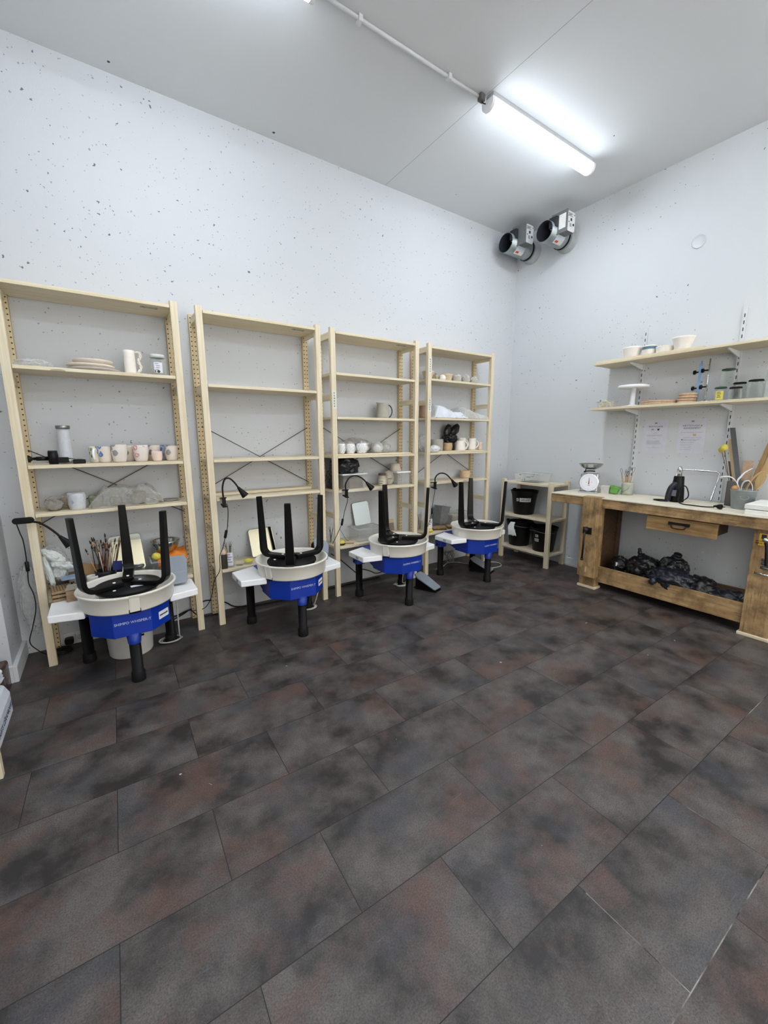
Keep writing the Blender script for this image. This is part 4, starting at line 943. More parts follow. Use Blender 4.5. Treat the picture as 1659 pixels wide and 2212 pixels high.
pot('mug', 'tall white raw mug behind the small milk jug', 'mug', (-.925, -.135, 1.2575), .044, .132, biscW, 'raw mugs on the corner unit', tumbler(.044), R(-25), .004, .006, 36, 0, .034)
pot('mug', 'tall white raw mug right of the milk jug', 'mug', (-.80, -.165, 1.2575), .044, .125, biscW, 'raw mugs on the corner unit', tumbler(.044), R(-25), .004, .006, 36, 0, .034)
pot('cup', 'small pinkish raw beaker at the right end of the mugs', 'cup', (-.672, -.165, 1.2575), .025, .085, M('pale_pinkish', (224, 204, 186), .8), 'raw mugs on the corner unit', tumbler(.027))
bag('black bin bag tied with two upright ends behind the raw mugs', (-1.045, -.082, 1.385), (.085, .055, .055), 51, knot=((-.01, 0, .03), (-.02, 0, .06), .03), flat=.05)
b = bpy.data.objects['bin_bag.002']
G().blob((0, 0, 0), (.045, .03, .075), 4, .12, 3, 2, fr((-.04, 0, .075), 0, .35)).make('bag_ear', binbag, b); G().blob((0, 0, 0), (.05, .03, .08), 7, .12, 3, 2, fr((.065, 0, .085), 0, .75)).make('bag_ear', binbag, b)
tag(G().box(-.05, .05, -.03, .03, 0, .088).make('cardboard_box', M('box_dark', (84, 76, 64), .8), None, .002, (-1.045, -.075, 1.2575)), 'dark box hidden under the tied black bag', 'box')
o = G().blob((0, 0, .085), (.075, .06, .09), 61, .2, 4, 2.4, None, .0845, True).make('plastic_bag', wrap, None, 0, (-1.40, -.085, 1.248)); tag(o, 'puffed clear plastic bag behind the left post of the corner unit', 'bag')
o = G().blob((0, 0, .03), (.06, .05, .04), 63, .18, 4, 2.4, None, .029, True).make('plastic_bag', M('white_film', (220, 220, 224), .4, var=.06, bump=.6, bscale=30), None, 0, (-1.385, -.22, 1.248)); tag(o, 'small white plastic bag at the foot of the grey cylinder vase', 'bag')
pot('mug', 'pinkish wide mug with thin handle alone on its shelf', 'mug', (-.845, -.12, .953), .058, .082, M('mug_pinkish', (216, 186, 156), .7), None, tumbler(.058), R(-20), .004, .004, 36, 0, .03, M('grey_handle', (150, 150, 146), .5))
# lowest shelf (z .434)
t = thing('grey_crate', 'grey translucent crate tipped on its side behind the brown slabs', 'crate'); t.matrix_world = fr((-1.18, -.105, .475), R(6), R(10), 0)
openbox(t, .13, .10, .19, clear('smoky_tub', (.7, .72, .72), .5, .2, 0, 20, (.30, .31, .31), .5), .95)
t = thing('clear_tub', 'clear tub holding a brown block, right of the grey crate', 'tub', (-.975, -.14, .436))
openbox(t, .29, .17, .15, plastic, .92)
tag(G().box(-.085, .085, -.06, .06, 0, .115).make('clay_block', M('clay_brown2', (150, 128, 104), .8), None, .004, (-.975, -.14, .441)), 'brown block inside the clear tub of the corner unit', 'clay block')
def corr(label, loc, rz):
    t = thing('corrugated_slab', label, 'slab', loc, rz)
    G().box(-.075, .075, -.05, .05, .018, .030).box(-.075, .075, -.05, .05, 0, .006).make('skins', slabw, t, .001)
    q = G()
    for i in range(12): q.box(-.073+i*.0125, -.069+i*.0125, -.05, .05, .006, .018)
    q.make('ribs', M('rib_dark', (120, 96, 68), .8), t); return t
corr('brown corrugated slab, left and further back of two', (-1.275, -.19, .435), R(-25)); corr('brown corrugated slab, right and nearer of two', (-1.10, -.225, .435), R(-22))
sponge_dish('the small dish at the front of the corner unit', (-1.432, -.228, .435), .036, yellow, .03)
tool_jar('narrow tool jar with brushes beside the corner unit post', (-1.455, -.10, .435), .026, .10, 18, 4, False, None, None, .09)
t = thing('printed_card', 'small white card with black print standing beside the tool jar', 'card'); t.matrix_world = fr((-1.385, -.165, .435), R(-20), 0, R(-6))
f = face((0, 0, .06), 0, -1); s = G().box(-.033, .033, -.058, .058, -.001, .001, f).make('card', paperw, t)
q = G(); scrib(q, f @ Matrix.Translation((0, .02, .001)), .045, .05, 3, 4, .6, .012); q.box(-.03, .03, -.056, -.045, .001, .0018, f); q.make('print', ink, s)

# ------------------------------------------------------------------ rack with buckets, by the right wall
t = thing('rack', 'low three-tier pine rack holding black buckets', 'rack', (-.332, -.865, 0))
pz = .925
for px, py in ((0, 0), (0, .61), (.285, 0), (.285, .61)): G().box(px, px+.032, py, py+.048, 0, pz).make('post', pine['z'], t, .002)
for z in (.897, .522, .148): G().prism([(.0, .05), (.033, .05), (.033, 0.0), (.284, .0), (.284, .05), (.316, .05), (.316, .608), (.284, .608), (.284, .658), (.033, .658), (.033, .608), (.0, .608)], z-.02, z).make('shelf', pine['y'], t, .0015)
def bucket(label, loc, rb, rt, h, labs=(), rz=0, handle=True):
    t = thing('bucket', label, 'bucket', loc, rz, 'black buckets on the low rack')
    G().lathe([(1e-4, 0), (rb, 0), (rb+.002, .004), (rt-.008, h*.86), (rt-.002, h*.875), (rt+.004, h*.985), (rt+.008, h), (rt+.002, h), (rt-.006, h*.97), (rt-.012, h*.86), (rb-.003, .006), (1e-4, .004)], 40).make('body', black, t)
    G().box(-.022, .022, rt-.004, rt+.014, h*.93, h+.012).box(-.022, .022, -rt-.014, -rt+.004, h*.93, h+.012).make('ear', black, t, .003)
    if handle: G().tube([(rt*1.02*cos(a), rt*1.02*sin(a), h*.93-.02*abs(sin(a))-.01) for a in [-pi/2-pi*i/16 for i in range(17)]], .0035, 6).make('handle', M('bucket_wire', (110, 112, 114), .4, .6), t)
    for (a0, a1, z0, z1, txt) in labs:
        ra = lambda z: rb+(rt-rb)*(z/h)+.0012
        s = G().lathe([(ra(z0), z0), (ra(z1), z1)], 10, None, True, R(a0), R(a1)).make('label', M('tape_grey', (186, 186, 184), .6, var=.04), t)
        am = R((a0+a1)/2); zz = (z0+z1)/2; rr = ra(zz)+.0006; fm = face((rr*cos(am), rr*sin(am), zz), cos(am), sin(am))
        if txt: letters('lettering', txt, .026, ink, s, fm, 1.05)
        else: q = G(); scrib(q, fm, (a1-a0)/57.3*rr*.55, (z1-z0)*.5, 1, 3, .6, .006); q.make('print', ink, s)
    return t
bucket('black bucket on the middle shelf of the low rack', (-.165, -.405, .523), .108, .148, .27, [(199, 253, .15, .195, 'ARGILE'), (183, 195, .155, .19, '')], R(-4), False)
b2 = bucket('black bucket with a white cloth over its rim, bottom shelf of the rack', (-.168, -.365, .149), .108, .145, .275, [(168, 186, .165, .2, '')], R(12))
bucket('black bucket with two small stickers, right side of the bottom shelf', (-.165, -.688, .149), .108, .145, .265, [(183, 198, .165, .195, ''), (178, 200, .115, .15, '')], R(-8))
o = G().grid(lambda u, v: (-.012*sin(v*3)-.03*v+.0, (u-.5)*(.055+.05*v)+.012*sin(v*5), .285-.15*v-.008*noise.noise((u*4, v*4, 1))), 10, 14).make('white_cloth', cloth, None, 0, (-.315, -.385, .149), R(8), .006); tag(o, 'white cloth draped over the rim of a black bucket', 'cloth')
t = thing('clear_tub', 'upturned clear tub with black marks on top of the rack', 'tub', (-.17, -.50, .898))
openbox(t, .20, .34, .10, plastic, .9)
q = G(); fm = face((-.0955, 0, .05), -1, 0)
for (a, b, w, h) in ((-.09, .03, .02, .012), (.02, .01, .05, .006), (.07, .02, .035, .006), (.09, .04, .006, .02), (-.03, -.02, .006, .02), (-.06, -.025, .012, .006)): q.box(a-w/2, a+w/2, b-h/2, b+h/2, 0, .001, fm)
q.make('marker_writing', ink, t); 
G().box(-.09, .09, -.10, .08, .002, .008).make('dark_base', M('tub_dark', (70, 70, 66), .6), t)

# ------------------------------------------------------------------ workbench
t = thing('workbench', 'old wooden workbench with vices, drawer and lower box', 'workbench', (0, 0, 0))
BX = -.50
G().box(-.545, -.03, -2.95, -1.0, .775, .853).make('top', oldw['y'], t, .004)
G().box(-.555, -.03, -2.95, -1.005, .854, .864).make('cover_board', ply, t, .0015)
for y0, y1 in ((-1.475, -1.325), (-2.69, -2.535)):
    G().box(BX, BX+.075, y0, y1, .02, .775).make('leg', oldw['z'], t, .004)
    G().box(-.13, -.06, y0+.02, y1-.02, .02, .775).make('leg', darkw, t, .004)
    for z0, z1 in ((.13, .20), (.70, .775)): G().box(BX+.075, -.13, y0+.03, y1-.03, z0, z1).make('side_rail', darkw, t, .003)
    G().box(BX-.012, BX+.09, y0-.01, y1+.01, 0, .022).make('foot_pad', pine['y'], t, .003)
G().box(BX+.08, -.13, -1.44, -1.36, .2, .70).make('side_panel', darkw, t)
# lower box
G().box(BX+.02, BX+.045, -2.535, -1.475, .075, .222).make('box_front', oldw['y'], t, .003)
G().box(-.135, -.115, -2.535, -1.475, .075, .222).make('box_back', darkw, t, .003)
G().box(BX+.045, -.135, -2.535, -1.475, .075, .09).make('box_floor', darkw, t)
q = G(); fm = face((BX+.0198, -2.06, .20), -1, 0); q.tube([(p[0], p[1], .0) for p in ((-.02, .012), (-.024, -.004), (-.008, -.006), (-.004, .002), (.004, -.002), (.014, .0))], .0016, 5, fm); q.make('pen_mark', ink, t)
# drawer
d = G().box(BX-.012, BX+.012, -2.335, -1.86, .652, .765).make('drawer', wood('drawer_oak', 'y', lin((186, 152, 104)), lin((150, 116, 72)), .3, .6, .5), t, .003)
G().box(BX+.012, -.20, -2.31, -1.885, .66, .76).make('drawer_box', darkw, t, .002)
h = G(); h.box(BX-.017, BX-.012, -2.165, -2.02, .716, .736)
for y in (-2.035, -2.15): h.box(BX-.03, BX-.012, y-.012, y+.012, .714, .738)
h.tube(spline([(BX-.026, -2.045, .718), (BX-.034, -2.05, .70), (BX-.036, -2.07, .692), (BX-.036, -2.12, .692), (BX-.034, -2.14, .70), (BX-.026, -2.142, .718)]), .005, 8)
h.make('handle', iron, d, .002)
# left vice: jaw, screw plate, handle bar
v = G().box(BX-.085, BX-.005, -1.505, -1.345, .128, .868).make('vice_jaw', oldw['z'], t, .006)
G().box(BX-.094, BX-.085, -1.455, -1.375, .53, .59).make('screw_plate', iron, v, .002)
G().lathe([(1e-4, 0), (.024, 0), (.024, .02), (.014, .04), (1e-4, .042)], 20, Matrix.Translation((BX-.094, -1.412, .572)) @ Matrix.Rotation(-pi/2, 4, 'Y')).make('screw_head', iron, v)
G().tube([(BX-.122, -1.412, .585), (BX-.122, -1.405, .30)], .0085, 10).make('handle_bar', iron, v)
G().lathe([(1e-4, 0), (.013, .004), (.013, .018), (1e-4, .022)], 14, Matrix.Translation((BX-.122, -1.405, .285))).make('bar_knob', iron, v)
G().box(BX-.0862, BX-.085, -1.435, -1.42, .175, .225).make('worn_patch', M('worn_wood', (206, 182, 136), .6), v)
# right vice hardware and yellow plate
v = G().box(BX-.012, BX, -2.655, -2.605, .50, .58).make('vice_bracket', steel, t, .003)
G().tube(spline([(BX-.03, -2.628, .535), (BX-.04, -2.625, .60), (BX-.045, -2.62, .66), (BX-.05, -2.612, .70)]), .009, 10).make('crank', iron, v)
G().lathe([(1e-4, -.018), (.013, -.012), (.018, 0), (.013, .012), (1e-4, .018)], 20, Matrix.Translation((BX-.052, -2.611, .712))).make('knob', chrome, v)
G().tube([(BX-.03, -2.665, .468), (BX-.03, -2.575, .474)], .007, 10).make('tommy_bar', chrome, v)
for z in (.515, .545, .57): G().tube([(BX-.022, -2.66, z), (BX-.022, -2.60, z)], .008, 8).make('screw', steel, v)
p = G().box(BX-.006, BX, -2.80, -2.565, .66, .745).make('warning_plate', signy, t, .002); fm = face((BX-.006, -2.6, .705), -1, 0)
q = G(); q.box(-.022, .004, .004, .034, 0, .0008, fm); q.make('pictogram', M('plate_blue', (34, 40, 66), .5), p)
q = G(); scrib(q, fm @ Matrix.Translation((.075, .02, 0)), .12, .03, 2, 7, .5, .012); scrib(q, fm @ Matrix.Translation((.04, -.02, 0)), .18, .03, 2, 8, .35, .012); q.make('print', M('plate_ink', (70, 50, 14), .6), p)
# bin bags in the lower box
zb = .098
bag('black bin bag with a white sticker, leftmost in the workbench box', (-.30, -1.60, .205), (.085, .10, .105), 71, flat=.105, grp='bin bags in the workbench box')
o = G().box(-.0008, .0008, -.008, .008, -.018, .018).make('sticker', white, bpy.data.objects['bin_bag.003'], 0, (-.083, .0, .05))
bag('large black bin bag with an upright knotted neck in the workbench box', (-.32, -1.80, .235), (.12, .13, .14), 73, knot=((-.02, .03, .09), (-.035, .035, .20), .018), flat=.135, grp='bin bags in the workbench box')
bag('black bin bag with a tall peaked top against the wall side', (-.26, -2.00, .25), (.09, .12, .15), 75, knot=((0, .0, .10), (-.015, -.03, .185), .038), flat=.15, grp='bin bags in the workbench box')
bag('dull blue-black bin bag spilling over the front board', (-.385, -2.04, .245), (.115, .15, .085), 77, binbagb, ((-.05, .08, .0), (-.125, .10, -.04), .03), flat=.085, grp='bin bags in the workbench box')
bag('slack black bin bag right of the spilling one', (-.33, -2.23, .20), (.11, .12, .10), 79, flat=.10, grp='bin bags in the workbench box')
bag('flat shiny bin bag nearest the right end of the box', (-.34, -2.40, .17), (.10, .13, .075), 81, binbagb, None, .3, flat=.07, grp='bin bags in the workbench box')

# ------------------------------------------------------------------ wall shelves above the bench
def wallshelf(z, y0, y1, label):
    o = G().box(-.302, -.004, y1, y0, z-.02, z).make('wall_shelf', pine['y'], None, .0015); return tag(o, label, 'shelf')
wallshelf(2.058, -1.178, -3.0, 'upper pine wall shelf above the workbench'); wallshelf(1.658, -1.178, -3.0, 'lower pine wall shelf above the workbench, holding jars')
def track(y, label):
    t = thing('shelf_track', label, 'shelf track', (0, y, 0), 0, 'slotted shelf tracks on the right wall')
    G().box(-.003, -.0003, -.0125, .0125, .866, 2.345).box(-.013, -.003, -.0125, -.010, .866, 2.345).box(-.013, -.003, .010, .0125, .866, 2.345).box(-.0145, -.012, -.0125, .0125, .866, 2.345).make('rail', WPLAIN, t)
    q = G(); rd = random.Random(int(-y*100)); z = .88
    while z < 2.32:
        q.box(-.0155, -.0143, -.003, .003, z, z+.026); z += .05
    q.make('slots', M('slot_dark', (40, 42, 46), .7), t)
    for zs in (2.036, 1.636):
        G().add([(-.016, -.004, zs), (-.016, .004, zs), (-.25, .004, zs), (-.25, -.004, zs), (-.016, -.004, zs-.048), (-.016, .004, zs-.048), (-.25, .004, zs-.012), (-.25, -.004, zs-.012)],
                [(0, 1, 2, 3), (7, 6, 5, 4), (0, 4, 5, 1), (1, 5, 6, 2), (2, 6, 7, 3), (3, 7, 4, 0)]).make('bracket', WPLAIN, t)
    return t
track(-1.477, 'white slotted shelf track left of the two notices'); track(-2.170, 'white slotted shelf track right of the two notices')
# upper shelf: board and bowls
t = G().box(-.055, .055, -.40, .43, 0, .016).make('loose_board', pine['y'], None, .0015, (-.22, -1.62, 2.0585)); tag(t, 'loose pine board carrying the bowls on the upper wall shelf', 'board')
UZ = 2.075
pot('bowl', 'pale cup with a blue side patch, leftmost on the upper wall shelf', 'bowl', (-.205, -1.468, UZ), .076, .085, biscW, 'bowls on the upper wall shelf', lambda f: .058+.018*f)
G().lathe([(.0600, .006), (.0775, .078)], 10, None, True, R(100), R(150)).make('glaze_patch', bluepl, bpy.data.objects.get('bowl.009') or bpy.data.objects['bowl'])
b = thing('bowl', 'pale cup with a petrol blue band on the upper wall shelf', 'bowl', (-.205, -1.605, UZ), 0, 'bowls on the upper wall shelf')
G().lathe(hollow(.054, .075, .004, None, 8, lambda f: .046+.009*f), 36).make('body', biscW, b)
G().lathe([(.0525, .044), (.0555, .066)], 40).make('glaze_band', bluepl, b)
pot('dish', 'low pale dish between the banded cup and the flared bowl', 'bowl', (-.20, -1.722, UZ), .066, .05, biscW, 'bowls on the upper wall shelf', lambda f: .056+.01*f)
pot('bowl', 'flared white bowl, rightmost and tallest on the upper wall shelf', 'bowl', (-.20, -1.852, UZ), .08, .098, biscW, 'bowls on the upper wall shelf', lambda f: .052+.028*f**1.3)
# lower shelf
LZ = 1.6585
t = thing('clear_tub', 'small clear tub of pale foam chips at the left end of the lower wall shelf', 'tub', (-.16, -1.262, LZ))
openbox(t, .10, .135, .06, plastic, .9)
q = G(); rd = random.Random(5)
for i in range(26): q.blob(((rd.random()-.5)*.075, (rd.random()-.5)*.10, .012+rd.random()*.05), (.012, .012, .010), i, .2, 1)
o = q.make('foam_chips', foam, None, 0, (-.16, -1.262, LZ+.004)); tag(o, 'pale foam chips heaped in the small clear tub', 'foam chips', None, 'stuff')
t = thing('cake_stand', 'white banding stand with a round top on a column', 'stand', (-.16, -1.487, LZ))
G().lathe([(1e-4, 0), (.085, 0), (.085, .006), (.03, .014), (.021, .02), (.021, .16), (1e-4, .16)], 40).make('column', white, t)
G().lathe([(1e-4, .16), (.118, .16), (.122, .164), (.122, .18), (.118, .184), (1e-4, .184)], 48).make('top', white, t)
for i, (r, h) in enumerate(((.135, .017), (.132, .016))):
    o = G().cyl(r, 0, h, 48, None, None, .002).make('round_bat', cork, None, 0, (-.155, -1.702, LZ+i*.0175)); tag(o, ('large round pressed-board bat at the bottom beside the stand', 'large round pressed-board bat on top beside the stand')[i], 'bat', 'large round bats')
for i in range(4):
    o = G().cyl(.064, 0, .018, 40, None, None, .002).make('round_bat', cork, None, 0, (-.15+.004*(i % 2), -1.905-.006*(i > 1), LZ+i*.0205)); tag(o, ('small round bat, lowest in the stack of four', 'small round bat, second from the bottom of four', 'small round bat, third from the bottom of four', 'small round bat, topmost of the stack of four')[i], 'bat', 'small round bats')
def stand(label, y, x, slab):
    t = thing('slab_roller_stand', label, 'tool', (x, y, LZ))
    G().cyl(.05, 0, .01, 32, None, None, .002).make('foot', chrome, t)
    G().tube([(0, 0, .01), (0, -.004, .33)], .0045, 10).make('rod', M('blue_plastic_rod', (150, 186, 224), .3) if slab else chrome, t)
    if slab: G().box(-.006, .006, -.012, .010, .04, .31).make('blade', M('blue_film', (146, 184, 226), .3), t, .002)
    for z in (.12, .245):
        k = G().cyl(.017, 0, .014, 8, fr((0, .045, z), 0, 0, pi/2)).cyl(.006, 0, .042, 10, fr((0, .044, z), 0, 0, pi/2)).make('clamp_knob', black, t, .002)
    return t
stand('thin clamp stand with a pale blue strip behind the round bats', -1.955, -.09, True); stand('thin clamp stand with two black knobs on a chrome foot', -2.030, -.15, False)
jar('glass_jar', 'glass jar with a yellow label and green lid', (-.15, -2.125, LZ), .041, .10, grass, 'empty glass jars on the lower wall shelf', (R(160), R(225), .012, .075), M('label_yellow', (222, 208, 96), .6))
jar('glass_jar', 'glass jar balanced on top of the other jars', (-.12, -2.150, LZ+.1085), .046, .125, grass, 'empty glass jars on the lower wall shelf')
jar('glass_jar', 'glass jar behind the shorter front jar', (-.095, -2.222, LZ), .043, .128, rubber, 'empty glass jars on the lower wall shelf')
jar('glass_jar', 'short glass jar in front, right of the yellow-labelled one', (-.195, -2.232, LZ), .041, .088, rubber, 'empty glass jars on the lower wall shelf')
jar('glass_jar', 'wide glass jar, rightmost of the jars', (-.15, -2.332, LZ), .047, .132, rubber, 'empty glass jars on the lower wall shelf')
pot('plastic_beaker', 'tall translucent plastic beaker cut by the right edge of the photo', 'beaker', (-.15, -2.43, LZ), .045, .20, clear('milky', (.9, .92, .93), .45, .2, 0, 20, (.8, .84, .86), .4), None, tumbler(.045))

# ------------------------------------------------------------------ notices
def notice(label, yc, zc, head, logo_z, lines, extra):
    t = thing('notice', label, 'notice', (-.001, yc, zc), R(-.8), 'paper notices on the right wall'); w, h = .20, .29
    f = face((0, 0, 0), -1, 0)
    s = G().box(-w/2, w/2, -h/2, h/2, 0, .0008, f).make('paper', M('lilac_paper', (216, 216, 227), .6, var=.03), t)
    f2 = f @ Matrix.Translation((0, 0, .0008))
    for i, l in enumerate(head): letters('heading', l, .0185, M('heading_ink', (70, 70, 82), .7), s, f2 @ Matrix.Translation((0, .085-.02*i, 0)), 1.15)
    lg = G()
    for a in (-1, 1): lg.bar([(a*.012, .006, 0), (a*.004, -.0, 0), (a*.012, -.006, 0)], .001, .0025, (0, 0, 1), f2 @ Matrix.Translation((0, logo_z, .0006)))
    lg.box(-.002, .002, -.006, .006, 0, .001, f2 @ Matrix.Translation((0, logo_z, 0))).box(-.006, .006, -.0015, .0015, 0, .001, f2 @ Matrix.Translation((0, logo_z, 0))); lg.make('logo', ink, s)
    q = G()
    for k, (y, w_, x, rows) in enumerate(lines): scrib(q, f2 @ Matrix.Translation((x, y, 0)), w_, .007*rows, rows, k+3, .35, .007)
    q.make('small_print', inkl, s)
    for nm, mt, pts in extra: G().prism(pts, 0, .0008, f2).make(nm, mt, s)
notice('paper notice headed RECYCLAGE on the right wall', -1.637, 1.396, ['RECYCLAGE'], .115,
       [(.028, .03, 0, 1), (.008, .13, 0, 2), (-.02, .025, 0, 1), (-.055, .13, 0, 5), (-.088, .025, 0, 1), (-.102, .11, -.01, 1)],
       [('dark_triangle', ink, [(.012, .066), (.034, .066), (.026, .05), (.02, .05)]), ('pale_icon', inkl, [(-.035, .053), (-.015, .058), (-.016, .066), (-.033, .064)])])
notice('paper notice headed NETTOYAGE & RANGEMENT on the right wall', -1.917, 1.397, ['NETTOYAGE &', 'RANGEMENT'], .122,
       [(.03, .16, 0, 1), (-.013, .13, .01, 1), (-.033, .13, .01, 2), (-.052, .10, -.025, 1), (-.068, .09, -.03, 1), (-.084, .08, -.03, 1), (-.1, .08, -.033, 1), (-.116, .08, -.033, 1)],
       [('sponge_icon', M('icon_tan', (196, 172, 120), .6), [(.012, .0), (.034, .0), (.034, .016), (.012, .016)]), ('bullet', ink, [(-.07, -.036), (-.06, -.036), (-.06, -.028), (-.07, -.028)])])

# ------------------------------------------------------------------ things on the workbench (z .864)
BZ = .8645
t = thing('kitchen_scale', 'white-faced kitchen scale with a steel pan on the workbench', 'scale', (-.26, -1.215, BZ), R(24))
G().box(-.10, .08, -.085, .085, 0, .014).make('base', chrome, t, .004)
G().prism([(-.055, -.075), (.055, -.075), (.055, .075), (-.055, .075)], .012, .185).make('housing', M('scale_chrome', (190, 192, 194), .2, .9), t, .008)
fm = face((-.056, 0, .10), -1, 0)
G().lathe([(1e-4, 0), (.078, 0), (.084, .004), (.084, .012), (.076, .014), (1e-4, .013)], 48, fm).make('dial', M('dial_white', (234, 236, 242), .3, var=.01), t)
G().lathe([(.078, .012), (.084, .013), (.087, .009), (.087, 0)], 48, fm).make('dial_rim', chrome, t)
q = G(); f2 = fm @ Matrix.Translation((0, 0, .0145))
q.prism([(-.004, -.012), (.004, -.012), (.0012, .048), (-.0012, .048)], 0, .001, f2)
for i in range(40):
    a = 2*pi*i/40; m_ = f2 @ Matrix.Rotation(a, 4, 'Z'); q.box(.064 if i % 5 else .060, .069, -.0006, .0006, 0, .0008, m_)
q.make('needle_and_ticks', ink, t)
G().cyl(.006, 0, .002, 14, f2 @ Matrix.Translation((0, -.013, .001))).box(-.01, .01, -.03, -.026, 0, .0008, f2).cyl(.003, 0, .0008, 10, f2 @ Matrix.Translation((-.022, .002, 0))).cyl(.003, 0, .0008, 10, f2 @ Matrix.Translation((.024, .002, 0))).make('red_marks', red, t)
G().tube(spline([(0, .05, .19), (0, .05, .20), (0, .0, .205), (0, -.04, .203)]), .006, 8).tube([(0, .045, .19), (0, .04, .24)], .005, 8).tube([(0, -.02, .225), (0, .045, .228)], .006, 8).make('pan_support', iron, t)
G().lathe([(1e-4, .222), (.045, .222), (.085, .245), (.105, .272), (.109, .274), (.103, .276), (.083, .25), (.044, .226), (1e-4, .226)], 48).make('pan', M('pan_steel', (184, 184, 180), .2, 1), t)
o = thing('scraper_box', 'small white tub leaning beside a green one on the workbench', 'tub', (-.20, -1.352, BZ))
openbox(o, .065, .085, .07, M('milky_white', (222, 218, 216), .45), .8, .003)
t = thing('green_tub', 'small bright green tub tipped beside the white one', 'tub'); t.matrix_world = fr((-.215, -1.43, BZ+.012), R(12), 0, R(14))
openbox(t, .06, .07, .06, green, .8, .003)
t = thing('tool_pot', 'pale glass pot with loop tools at the wall side of the bench', 'tool pot', (-.15, -1.516, BZ))
G().lathe(hollow(.051, .115, .004, None, 6, tumbler(.051)), 36).make('pot', M('pale_green_glaze', (182, 184, 168), .35, var=.06), t)
G().bar(spline([(-.049, .03, .03), (-.052, .0, .038), (-.045, -.028, .06), (-.036, -.038, .085)], 4), .002, .009, (0, .3, 1)).make('grey_stroke', M('stroke_grey', (112, 116, 122), .5), t)
rd = random.Random(7)
for i in range(7):
    a = rd.random()*6.28; p = Vector((.025*cos(a), .025*sin(a), .01)); d = Vector((.12*(rd.random()-.5), .34*(i/6-.5)*-1, 1)).normalized(); L = .15+.05*rd.random()
    k = thing('loop_tool', 'wooden loop tool standing in the pale pot', 'clay tool', (-.15, -1.516, BZ), 0, 'loop tools in the pale pot'); e = p+d*L
    G().tube([p, e], .0042, 7).make('handle', brownw, k); s = Vector((0, .009, 0))
    G().tube(spline([e, e+d*.022+s, e+d*.042+s*.8, e+d*.05, e+d*.042-s*.8, e+d*.022-s, e], 4), .0014, 5).make('wire_loop', iron, k)
# heat gun standing nose up
t = thing('heat_gun', 'black heat gun standing nose up on the workbench', 'heat gun', (-.27, -1.965, BZ), R(-8))
G().lathe([(1e-4, 0), (.048, 0), (.05, .008), (.046, .09), (.041, .14), (.040, .142), (.036, .205), (.034, .21), (.018, .212)], 28).make('body', black, t)
G().lathe([(.0175, .208), (.0175, .255), (.020, .256), (.020, .266), (.0165, .272), (.008, .290), (1e-4, .292)], 24).make('nozzle', chrome, t)
G().bar(spline([(-.03, -.0, .155), (-.055, .02, .12), (-.065, .03, .06), (-.062, .035, .008)], 4), .034, .032, (.3, 1, 0)).make('grip', M('dark_blue_grip', (30, 32, 44), .45), t, .006)
G().box(-.058, -.03, -.012, .022, .05, .10, fr((0, 0, 0), .1)).make('badge', M('badge_grey', (104, 108, 120), .4), t, .003)
G().bar([(-.03, .06, .105), (-.025, .045, .10), (-.02, .02, .11)], .012, .008, (1, 0, 0)).make('trigger', black, t)
G().tube(spline([(-.06, .03, .006), (-.10, .07, .006), (-.07, .14, .006), (-.02, .10, .006), (-.04, .05, .006)]), .005, 8).make('stand_loop', black, t)
G().tube(spline([(-.045, -.03, .02), (-.05, -.07, .02), (-.04, -.105, .06), (-.035, -.085, .125), (-.035, -.058, .135), (-.05, -.045, .08), (-.075, -.055, .02), (-.11, -.10, .005), (-.12, -.18, .005), (-.115, -.27, .006), (-.11, -.325, .012)]), .0042, 8).make('cord', black, t)
G().lathe([(.006, 0), (.009, .015), (.018, .035), (.019, .05), (1e-4, .052)], 14, Matrix.Translation((-.11, -.32, .0195)) @ Matrix.Rotation(pi/2, 4, 'X')).tube([(-.117, -.37, .02), (-.117, -.39, .02)], .0026, 6).tube([(-.103, -.37, .02), (-.103, -.39, .02)], .0026, 6).make('plug', black, t)
t = thing('towel_bar', 'bent chrome rod leaning on the wall behind the heat gun', 'rod', (0, 0, 0))
G().tube(spline([(-.155, -1.85, BZ+.008), (-.10, -1.862, 1.0), (-.058, -1.872, 1.095), (-.055, -1.885, 1.112), (-.053, -1.91, 1.116), (-.046, -2.0, 1.114), (-.046, -2.13, 1.11), (-.048, -2.152, 1.105), (-.052, -2.162, 1.09), (-.075, -2.155, 1.0), (-.125, -2.148, BZ+.008)], 6), .0075, 12).make('tube', chrome, t)
